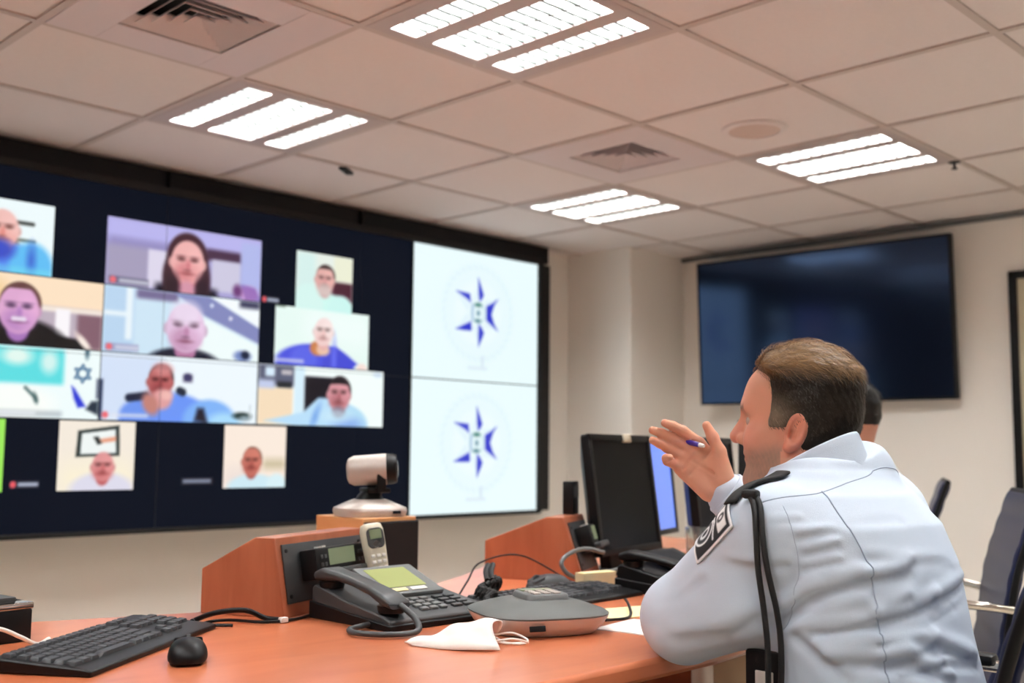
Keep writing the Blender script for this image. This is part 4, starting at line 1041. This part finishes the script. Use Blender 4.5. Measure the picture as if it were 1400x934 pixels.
pleat([(1.456, .835, .812), (1.50, .752, .842), (1.56, .715, .858)], .0035, .007); pleat([(1.457, .81, .786), (1.50, .737, .796), (1.57, .70, .800)], .0035, .007)
pleat([(1.52, .715, .752), (1.60, .688, .764), (1.69, .682, .752)], .004, .007); pleat([(1.60, .70, .826), (1.68, .698, .838), (1.75, .71, .845)], .003, .007)
pleat([(1.456, .856, .838), (1.46, .81, .872), (1.49, .77, .893)], .0035, .007); pleat([(1.452, .83, .90), (1.475, .785, .912)], .0028, .006)
pleat([(1.44, .872, .962), (1.462, .842, .968)], .0028, .006); pleat([(1.425, .985, .872), (1.412, 1.03, .845), (1.42, 1.08, .835)], .003, .009)
pleat([(1.50, .725, .735), (1.58, .69, .72), (1.66, .68, .70)], .005, .009)
SHIRT = mat('light_blue_shirt', (198, 210, 225), 0.85, bump=.25, bscale=900)
SEAM = mat('shirt_seam', (158, 172, 192), 0.85)
SHIRT_W = mat('white_shirt', (226, 230, 232), 0.85)
TROUSER = mat('navy_trousers', (26, 30, 44), 0.8)
CORD = mat('black_braid', (17, 17, 19), 0.6, bump=.5, bscale=700)
SKIN = attr_mat('skin', 0.52, sss=.12, spec=.35, bump=.12, bscale=420)
HAIR = attr_mat('hair', 0.42, spec=.35)
EYE = attr_mat('eye', 0.15)
BOOT = mat('black_leather', (14, 14, 15), 0.35)

def hand_sdf(W, a, n, right=True, pose='raised'):
    W, a, n = (np.array(x, float) for x in (W, a, n)); a /= np.linalg.norm(a); n -= a * (n @ a); n /= np.linalg.norm(n)
    b_ = np.cross(a, n) if right else np.cross(n, a)
    def P(x, y, z): return (W + a * x + b_ * y + n * z).astype(np.float32)
    if pose == 'raised':
        fing = [[(.090, .030, .0), (.124, .024, .006), (.143, .017, .014), (.157, .010, .022)],
                [(.095, .009, .0), (.130, -.001, .006), (.148, -.008, .013), (.163, -.016, .020)],
                [(.091, -.010, .0), (.122, -.019, .008), (.137, -.024, .018), (.149, -.029, .027)],
                [(.082, -.028, .0), (.103, -.036, .014), (.108, -.034, .028), (.104, -.028, .040)]]
        thumb = [(.018, .026, .010), (.050, .046, .014), (.078, .056, .016), (.101, .063, .017)]
    else:
        fing = [[(.090, .030, .0), (.128, .034, .004), (.150, .034, .012), (.168, .033, .020)], [(.095, .009, .0), (.136, .010, .004), (.160, .010, .013), (.180, .010, .022)],
                [(.091, -.010, .0), (.130, -.014, .004), (.152, -.016, .013), (.170, -.017, .021)], [(.082, -.028, .0), (.112, -.036, .004), (.128, -.040, .011), (.142, -.042, .018)]]
        thumb = [(.018, .026, .008), (.050, .050, .010), (.078, .060, .012), (.100, .062, .014)]
    def f(p):
        d = s_cap(p, P(-.10, 0, 0), P(-.004, 0, 0), .034, .026)
        for k, fg in enumerate(fing):
            kn = fg[0]
            d = smin(d, s_cap(p, P(.004, kn[1] * .55, .002), P(kn[0] - .004, kn[1], 0), .0165, .0125), .012)
        d = smin(d, s_cap(p, P(.012, -.022, .008), P(.066, -.026, .005), .016, .011), .012)      # heel of the hand
        d = smin(d, s_cap(p, P(.010, .016, .010), P(.048, .034, .012), .019, .014), .014)         # ball of the thumb
        for k, fg in enumerate(fing):
            r = [(.0108, .0100, .0089, .0075), (.0110, .0102, .0091, .0077), (.0106, .0097, .0086, .0074), (.0096, .0087, .0078, .0067)][k]
            for i in range(3): d = smin(d, s_cap(p, P(*fg[i]), P(*fg[i + 1]), r[i], r[i + 1]), .0035)
        for i in range(3): d = smin(d, s_cap(p, P(*thumb[i]), P(*thumb[i + 1]), (.016, .0125, .0105)[i], (.0125, .0105, .0082)[i]), .006)
        for c0, c1 in (((.022, .012, .022), (.075, -.004, .016)), ((.080, .030, .014), (.072, -.026, .016)), ((.062, .034, .018), (.056, -.024, .018))):
            d = smax(d, -s_cap(p, P(*c0), P(*c1), .0022, .0022), .004)      # palm creases
        return d
    pts = [W + a * -.1, W] + [P(*q) for fg in fing for q in fg] + [P(*q) for q in thumb]
    pts = np.array(pts); return f, pts.min(0) - .022, pts.max(0) + .022, P

def merge(parts):
    vs, qs, ts, n = [], [], [], 0
    for v, q, t in parts: vs.append(v); qs.append(q + n); ts.append(t); n += len(v)
    return np.concatenate(vs), np.concatenate(qs), np.concatenate(ts)
L = lambda c: np.array(s2l(c))
def head_tint(q, skin, beard, seed=1):
    t = np.tile(L(skin), (len(q), 1)); x, y, z = q[:, 0], np.abs(q[:, 1]), q[:, 2]
    def mix(m, c, a=1.0):
        nonlocal t
        m = np.clip(m, 0, 1)[:, None] * a; t = t * (1 - m) + L(c) * m
    mix(np.exp(-((x - .104) ** 2 + y ** 2 + (z + .022) ** 2) / .018 ** 2), (214, 128, 114), .8)
    mix(np.exp(-((x - .062) ** 2 + (y - .045) ** 2 + (z + .022) ** 2) / .026 ** 2), (220, 142, 122), .6)
    mix(np.exp(-((y - .083) ** 2) / .012 ** 2) * (np.abs(x + .012) < .03) * (np.abs(z + .008) < .05), (222, 138, 114), .75)
    if beard is not None:
        nz = .5 + .5 * noise3(q.astype(np.float32), 900, seed)
        m = sstep(-.030, -.060, z + .25 * (x - .05) * (x < .05)) * sstep(-.02, .02, x) * (np.abs(y - .080) > .012)
        m = np.maximum(m, np.exp(-((x - .088) ** 2) / .02 ** 2 - ((z + .043) / .007) ** 2 - (y / .03) ** 2))
        mix(m * (.6 + .4 * nz), beard, .85)
    lip = np.exp(-(((x - .083) / .012) ** 2 + (y / .022) ** 2 + ((z + .058) / .008) ** 2)); mix(lip, (176, 92, 84), .8)
    brow = np.exp(-(((z - .030) / .0055) ** 2)) * (y > .012) * (y < .046) * (x > .055); mix(brow, (96, 80, 66), .8)
    mix(np.exp(-((x - .088) ** 2 + (y - .030) ** 2 + (z + .012) ** 2) / .013 ** 2), (166, 104, 84), .45)
    return t
def hand_tint(v, P):
    t = np.tile(L((224, 166, 138)), (len(v), 1)); nz = (.5 + .5 * noise3(v.astype(np.float32), 120, 4))[:, None]
    return t * (1 - .25 * nz) + L((214, 130, 106)) * .25 * nz
def off_mesh(name, v, q, m, root, off, tint=None, smooth=True, angle=None):
    return mesh_np(name, np.asarray(v) - np.array(off), q, m, root, tint, smooth, angle)
def add_hair(root, off, C, F, h, col_side, col_top_sheen, col_grey, full, strands, name='hair', length=(.010, .024), scale=1.0):
    v, q = surfnet(lambda p: hair_local(p, full), (-.135, -.105, -.115), (.105, .105, .150), h)
    def tintf(p):
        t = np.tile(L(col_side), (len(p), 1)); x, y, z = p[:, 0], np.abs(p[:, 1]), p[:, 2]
        m = sstep(.075, .110, z)[:, None]; t = t * (1 - m) + L(col_top_sheen) * m  # crown tinted lighter: sheen from the ceiling lights put into the hair colour
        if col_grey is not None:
            g_ = (np.exp(-((x - .022) ** 2 + (z - .012) ** 2) / .030 ** 2) * (y > .03))[:, None] * .75; t = t * (1 - g_) + L(col_grey) * g_
        return t
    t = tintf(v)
    rs = np.random.RandomState(3)
    if strands:
        idx = rs.randint(0, len(q), strands * 2); w = rs.rand(strands * 2, 2)
        A, B_, C_, D_ = (v[q[idx, k]] for k in range(4)); u_, w_ = w[:, :1], w[:, 1:]
        p0 = (A * (1 - u_) + B_ * u_) * (1 - w_) + (D_ * (1 - u_) + C_ * u_) * w_
        nn = np.cross(C_ - A, D_ - B_); nn /= np.linalg.norm(nn, axis=1, keepdims=True) + 1e-9
        cen = np.array([-.02, 0, .02]); s_ = np.sign(((p0 - cen) * nn).sum(1, keepdims=True)); nn *= s_
        keep = (((p0 - cen) / np.linalg.norm(p0 - cen, axis=1, keepdims=True)) * nn).sum(1) > .4
        p0, nn = p0[keep][:strands], nn[keep][:strands]; n = len(p0)
        z = p0[:, 2:3]; flow = np.array([[-.75, 0, -.15]]) + np.array([[0, 0, -1.0]]) * (1 - sstep(.06, .11, z)) + rs.randn(n, 3) * .22
        flow[:, 1:2] += .25 * np.sign(p0[:, 1:2]) * sstep(.09, .13, z)
        flow -= nn * (flow * nn).sum(1, keepdims=True); flow /= np.linalg.norm(flow, axis=1, keepdims=True)
        ln = (length[0] + (length[1] - length[0]) * sstep(.05, .11, z)) * (.7 + .6 * rs.rand(n, 1))
        sd = np.cross(flow, nn); wd = .00065; rj = rs.rand(n, 1)
        vs, tt = [], []
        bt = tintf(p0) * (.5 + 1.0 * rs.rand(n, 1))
        for k, fr in enumerate((0, .4, .75, 1.0)):
            c = p0 - nn * .001 + flow * ln * fr + nn * (.0042 * (.6 + .9 * rj) * math.sin(fr * 2.6) * (.5 + sstep(.05, .11, z)))
            wk = wd * (1 - .75 * fr); vs += [c - sd * wk, c + sd * wk]; tt += [bt, bt]
        sv = np.stack(vs, 1).reshape(-1, 3); st = np.stack(tt, 1).reshape(-1, 3)
        base = np.arange(n)[:, None] * 8
        sq_ = np.concatenate([base + np.array([[2 * k, 2 * k + 1, 2 * k + 3, 2 * k + 2]]) for k in range(3)])
        v, q, t = merge([(v, q, t), (sv, sq_, st)])
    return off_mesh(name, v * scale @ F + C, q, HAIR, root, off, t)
def add_eyes(parent, off, C, F, iris=(84, 70, 50), scale=1.0):
    for s_ in (-1, 1):
        b_ = MB(); b_.ball((0, 0, 0), .0118, 24); bm = b_.bm
        vv = np.array([x.co[:] for x in bm.verts]); ff = [[x.index for x in f_.verts] for f_ in bm.faces]; bm.free()
        d = np.degrees(np.arccos(np.clip(vv[:, 0] / .0118, -1, 1)))
        t = np.where((d < 13)[:, None], L((10, 8, 8)), np.where((d < 30)[:, None], L(iris), L((200, 184, 174))))
        c = np.array([.0695, .0325 * s_, .0055])
        me = bpy.data.meshes.new('eye'); me.from_pydata(((vv + c) * scale @ F + C - np.array(off)).tolist(), [], ff)
        a_ = me.color_attributes.new('tint', 'FLOAT_COLOR', 'POINT'); a_.data.foreach_set('color', np.concatenate([t, np.ones((len(t), 1))], 1).astype(np.float32).ravel())
        link_mesh('eye', me, EYE, parent, True, None)

# ---- the officer
OFF = (1.66, .80, 0.0)
man = thing('person', 'officer with short brown hair in a light blue uniform shirt, hand raised with a pen', 'person', OFF)
hv, hq = surfnet(head_local, (-.150, -.110, -.200), (.140, .110, .150), .0026)
ht = head_tint(hv, (222, 162, 136), (146, 126, 112))
av = V(-.383, .574, .72); nv = V(-.84, -.545, .06)
WH = V(1.735, 1.160, 1.004)
hf, hl, hh, HP = hand_sdf(WH, av, nv, True, 'raised')
rv, rq = surfnet(hf, hl, hh, .0021)
WLH = WL + V(.03, .02, -.012)
lf, ll, lh, LP = hand_sdf(WLH, V(.20, .10, -.03), V(0, 0, -1), False, 'flat')
lv, lq = surfnet(lf, ll, lh, .0035)
bv, bq, bt = merge([(hv * .97 @ HF + HC, hq, ht), (rv, rq, hand_tint(rv, HP)), (lv, lq, hand_tint(lv, LP))])
body = off_mesh('body', bv, bq, SKIN, man, OFF, bt)
add_eyes(body, OFF, HC, HF, scale=.97)
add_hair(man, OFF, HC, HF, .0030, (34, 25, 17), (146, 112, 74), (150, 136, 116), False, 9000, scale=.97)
sv, sq2 = surfnet(shirt, (1.30, .58, .50), (2.08, 1.32, 1.13), .0044)
off_mesh('shirt', sv, sq2, SHIRT, man, OFF)
def ribbon(name, pts, r, m, f=shirt, off=.0, parent=None, seg=8, n=8):
    P, _ = snap(f, [tuple(p) for p in curve_pts(pts, n)], off)
    return MB().tube([Vector(p) - Vector(OFF) for p in P.tolist()], r, seg).build(name, m, parent or man, angle=None)
base_shirt = lambda p: shirt(p, True)
ribbon('yoke_seam', [(1.440, .890, 1.004), (1.492, .853, 1.010), (1.540, .832, 1.021), (1.634, .817, 1.040), (1.721, .825, 1.050), (1.80, .84, 1.035)], .0010, SEAM)
ribbon('back_seam', [(1.529, .837, 1.018), (1.506, .790, .970), (1.504, .764, .930), (1.504, .748, .887), (1.502, .742, .842), (1.503, .731, .782), (1.500, .722, .70), (1.50, .71, .60)], .0011, SEAM, off=.0011, n=14)
ribbon('sleeve_seam', [(1.458, .864, .994), (1.447, .841, .952), (1.451, .835, .900), (1.454, .847, .846), (1.457, .870, .812)], .0007, SEAM)
# collar: stand and fold round the neck
NA = HC + V(-.045, 0, -.150) @ HF
def collar_ring(r, z, back, flare=0.0, n=56):
    o = []
    for k in range(n + 1):
        a = math.radians(38) + (2 * PI - math.radians(76)) * k / n          # open at the front
        c, s_ = math.cos(a), math.sin(a)
        fw = np.array([-.22, .975, 0]); lf_ = np.array([-.975, -.22, 0])
        bk = (1 - c) / 2
        o.append(np.array([1.668, .932, 0]) + fw * (c * r * 1.06 + .004) + lf_ * s_ * r + np.array([0, 0, z + back * bk]))
    return o
rings = [collar_ring(.078, .985, .070), collar_ring(.073, 1.010, .080), collar_ring(.072, 1.022, .084), collar_ring(.075, 1.025, .084), collar_ring(.084, 1.004, .072), collar_ring(.104, .976, .050)]
nv_ = len(rings[0]); cv = np.concatenate([np.array(r_) for r_ in rings])
cq = np.array([(i * nv_ + k, i * nv_ + k + 1, (i + 1) * nv_ + k + 1, (i + 1) * nv_ + k) for i in range(len(rings) - 1) for k in range(nv_ - 1)])
o = off_mesh('collar', cv, cq, SHIRT, man, OFF); s_ = o.modifiers.new('cloth', 'SOLIDIFY'); s_.thickness = .0022; s_.offset = 0
s_ = o.modifiers.new('smooth', 'SUBSURF'); s_.levels = 1; s_.render_levels = 1
# cuff on the raised arm
ca = (WH - WR) / np.linalg.norm(WH - WR); cb = np.cross(ca, V(0, 0, 1)); cb /= np.linalg.norm(cb); cc = np.cross(ca, cb)
cr = []
for s_, r_ in ((-.055, .0475), (-.010, .0445), (.010, .0440), (.012, .0425), (.009, .040), (-.02, .038)):
    cr.append([tuple(WR + ca * s_ + (cb * math.cos(2 * PI * k / 36) + cc * math.sin(2 * PI * k / 36)) * r_ - np.array(OFF)) for k in range(36)])
MB().loft(cr, cap=False).build('cuff', SHIRT, man, angle=None)
# epaulette on the left shoulder
def strap(a, b_, w, f, off, n=22, m=7, thick=.004, name='epaulette', mt=None):
    a, b_ = np.array(a), np.array(b_); d = b_ - a; sdv = np.cross(d, [0, 0, 1.0]); sdv /= np.linalg.norm(sdv)
    g_ = [a + d * i / (n - 1) + sdv * w * (j / (m - 1) - .5) * (1 - .25 * max(0, i / (n - 1) - .8) * 4) for i in range(n) for j in range(m)]
    P, _ = snap(f, g_, off)
    q_ = np.array([(i * m + j, (i + 1) * m + j, (i + 1) * m + j + 1, i * m + j + 1) for i in range(n - 1) for j in range(m - 1)])
    o = off_mesh(name, P, q_, mt, man, OFF); s_ = o.modifiers.new('felt', 'SOLIDIFY'); s_.thickness = thick; s_.offset = 0
    return o
strap((1.452, .945, .985), (1.556, .912, 1.022), .030, shirt, .006, mt=mat('black_felt', (12, 12, 15), .8))
strap((1.895, .935, 1.00), (1.765, .900, 1.055), .042, shirt, .006, mt=mat('black_felt', (12, 12, 15), .8))
# shoulder patch
ax_ = (EL - SL) / np.linalg.norm(EL - SL); e1 = V(-.84, -.52, .05); e1 -= ax_ * (e1 @ ax_); e1 /= np.linalg.norm(e1); e2 = np.cross(e1, ax_)
if e2[2] < 0: e2 = -e2
pp = Pic(.078, .092, .0016, (236, 238, 240))
pp.rect(.05, .04, .95, .96, (36, 38, 42), .0015); pp.rect(.30, .66, .86, .90, (236, 238, 238), .002); pp.ell(.56, .78, .085, .10, (60, 62, 66), .003); pp.ell(.56, .78, .04, .05, (220, 222, 224), .002)
pp.rect(.12, .66, .26, .90, (200, 204, 208), .002)
pp.ell(.46, .30, .25, .26, (236, 238, 238), .002); pp.ell(.46, .30, .205, .215, (54, 56, 60), .003); pp.ell(.46, .30, .13, .14, (214, 218, 220), .003); pp.ell(.46, .30, .06, .08, (40, 42, 46), .003)
pp.line([(.14, .52), (.5, .60), (.84, .50)], .0022, (225, 228, 230), .002)
pt = np.array(s2l(np.clip(pp.img, 0, 255).reshape(-1, 3)))
ang = np.radians(38 + 62 * (1 - pp.U)); ss = .085 - .096 * pp.W
g_ = SL + ax_ * ss[..., None] + (np.cos(ang)[..., None] * e1 + np.sin(ang)[..., None] * e2) * .075
P, _ = snap(lambda p: shirt(p, False), g_.reshape(-1, 3), .0045)
i_ = np.arange(pp.nx * pp.ny).reshape(pp.ny, pp.nx)
q_ = np.stack([i_[:-1, :-1], i_[:-1, 1:], i_[1:, 1:], i_[1:, :-1]], -1).reshape(-1, 4)
o = off_mesh('shoulder_patch', P, q_, attr_mat('embroidered_patch', .8), man, OFF, pt); s_ = o.modifiers.new('felt', 'SOLIDIFY'); s_.thickness = .002; s_.offset = -1
o['label'] = 'black and white shoulder patch'
# black braided cords hanging from the shoulder
for P in ([(1.452, .920, 1.012), (1.432, .897, .990), (1.419, .886, .950), (1.420, .884, .900), (1.431, .882, .840), (1.436, .880, .790), (1.437, .880, .730), (1.440, .882, .66), (1.445, .888, .60)],
          [(1.458, .914, 1.012), (1.436, .889, .990), (1.422, .877, .950), (1.426, .872, .900), (1.443, .868, .840), (1.450, .866, .790), (1.452, .868, .730), (1.448, .874, .66), (1.446, .884, .60)]):
    MB().tube([p - Vector(OFF) for p in curve_pts([(x - .006, y - .003, z) for x, y, z in P], 6)], .0046, 10).build('shoulder_cord', CORD, man, angle=None)
MB().box(tuple(Vector((1.440, .908, 1.008)) - Vector(OFF)), (.018, .026, .014), bev=.005).build('cord_loop', CORD, man)
# trousers, belt, pouch, shoes
def trousers(p):
    d = s_ell(p, (1.66, .80, .585), (.195, .155, .125))
    for s_ in (-1, 1):
        d = smin(d, s_cap(p, (1.66 + s_ * .09, .86, .565), (1.66 + s_ * .095, 1.24, .525), .092, .066), .05)
        d = smin(d, s_cap(p, (1.66 + s_ * .095, 1.24, .522), (1.66 + s_ * .095, 1.20, .09), .066, .048), .03)
    d = smax(d, p[..., 2] - .66, .01)
    return d + .002 * noise3(p, 40, 8)
tv, tq = surfnet(trousers, (1.44, .60, .03), (1.88, 1.34, .70), .010)
off_mesh('trousers', tv, tq, TROUSER, man, OFF)
for s_ in (-1, 1):
    def shoe(p, s_=s_):
        d = s_cap(p, (1.66 + s_ * .095, 1.17, .045), (1.66 + s_ * .10, 1.37, .036), .046, .036)
        d = smin(d, s_cap(p, (1.66 + s_ * .095, 1.19, .05), (1.66 + s_ * .095, 1.20, .11), .044, .050), .02)
        return smax(d, .003 - p[..., 2], .004)
    v_, q_ = surfnet(shoe, (1.66 + s_ * .10 - .075, 1.10, -.01), (1.66 + s_ * .10 + .075, 1.43, .18), .006)
    off_mesh('shoe', v_, q_, BOOT, man, OFF)
b_ = MB()
b_.box(tuple(Vector((1.478, .905, .705)) - Vector(OFF)), (.040, .060, .14), bev=.006)
b_.build('belt_pouch', M['black'], man)
MB().box(tuple(Vector((1.4575, .900, .715)) - Vector(OFF)), (.004, .030, .06), bev=.001).build('pouch_badge', M['silver'], man)
# pen between thumb and forefinger
pa, pb = HP(.080, .030, .032), HP(.150, -.012, -.050)
pd = (pb - pa) / np.linalg.norm(pb - pa)
t = thing('pen', 'purple pen held between the officer\'s thumb and fingers', 'pen', tuple(float(x) for x in pa))
PURP = mat('purple_plastic', (54, 34, 150), .35)
def at_(s_): return Vector((pd * s_).tolist())
MB().tube([at_(.004), at_(.012), at_(.115), at_(.118)], [.0042, .0050, .0050, .0040], 14).build('barrel', PURP, t)
MB().tube([at_(-.006), at_(.0), at_(.006)], [.0030, .0042, .0044], 12).build('push_cap', M['white'], t)
MB().tube([at_(.117), at_(.130), at_(.136)], [.0040, .0022, .0006], 12).build('tip', M['silver'], t)
MB().box(at_(.03) + Vector((0, 0, .0065)), (.004, .004, .0014)).build('clip', M['silver'], t)

# ---- second person, seated further along the desk
OF2 = (2.87, 1.40, 0.0); C2 = V(2.812, 1.487, 1.134); F2 = frame((.10, .99, -.04))
man2 = thing('person', 'dark-haired person in a pale shirt almost hidden behind the officer', 'person', OF2); man2.location = (2.908, 1.445, 0); man2.rotation_euler = (0, 0, .5)
v_, q_ = surfnet(head_local, (-.150, -.110, -.200), (.140, .110, .150), .0048)
t_ = head_tint(v_, (198, 140, 116), None)
lf, ll, lh, LP = hand_sdf((2.72, 1.80, .775), V(.03, .2, -.03), V(0, 0, -1), False, 'flat'); l2, lq2 = surfnet(lf, ll, lh, .0045)
rf, rl, rh, RP = hand_sdf((3.00, 1.86, .775), V(-.05, .2, -.03), V(0, 0, -1), True, 'flat'); r2, rq2 = surfnet(rf, rl, rh, .0045)
bv, bq, bt = merge([(v_ @ F2 + C2, q_, t_), (l2, lq2, hand_tint(l2, LP)), (r2, rq2, hand_tint(r2, RP))])
b2 = off_mesh('body', bv, bq, SKIN, man2, OF2, bt)
add_eyes(b2, OF2, C2, F2)
add_hair(man2, OF2, C2, F2, .005, (26, 20, 17), (34, 27, 22), None, True, 3000)
def shirt2(p):
    d = s_loft(p, [(.52, 2.87, 1.33, .18, .12), (.75, 2.87, 1.35, .18, .125), (.95, 2.87, 1.39, .185, .115), (1.02, 2.865, 1.41, .12, .085), (1.07, 2.86, 1.42, .07, .068)])
    d = smin(d, s_cap(p, (2.70, 1.40, .965), (3.04, 1.40, .965), .064, .064), .06)
    for a, b_, c in (((2.68, 1.41, .95), (2.66, 1.60, .80), (2.715, 1.79, .785)), ((3.06, 1.41, .95), (3.06, 1.66, .82), (3.00, 1.85, .785))):
        d = smin(d, s_cap(p, a, b_, .062, .05), .03); d = smin(d, s_cap(p, b_, c, .05, .036), .02)
    return d + .002 * noise3(p, 45, 4)
v_, q_ = surfnet(shirt2, (2.56, 1.18, .54), (3.18, 1.92, 1.09), .010)
off_mesh('shirt', v_, q_, SHIRT_W, man2, OF2)
def trousers2(p):
    d = s_ell(p, (2.87, 1.35, .575), (.18, .145, .11))
    for s_ in (-1, 1):
        d = smin(d, s_cap(p, (2.87 + s_ * .085, 1.42, .555), (2.86 + s_ * .09, 1.78, .52), .085, .062), .05); d = smin(d, s_cap(p, (2.86 + s_ * .09, 1.78, .52), (2.86 + s_ * .09, 1.74, .06), .062, .046), .03)
    return smax(d, p[..., 2] - .65, .01)
v_, q_ = surfnet(trousers2, (2.66, 1.17, .0), (3.08, 1.87, .68), .014)
off_mesh('trousers', v_, q_, mat('khaki_trousers', (176, 154, 128), .85), man2, OF2)
for s_ in (-1, 1):
    def shoe2(p, s_=s_): return smax(s_cap(p, (2.86 + s_ * .09, 1.71, .045), (2.86 + s_ * .095, 1.90, .036), .045, .036), .003 - p[..., 2], .004)
    v_, q_ = surfnet(shoe2, (2.86 + s_ * .09 - .07, 1.64, -.01), (2.86 + s_ * .09 + .08, 1.96, .11), .008)
    off_mesh('shoe', v_, q_, BOOT, man2, OF2)
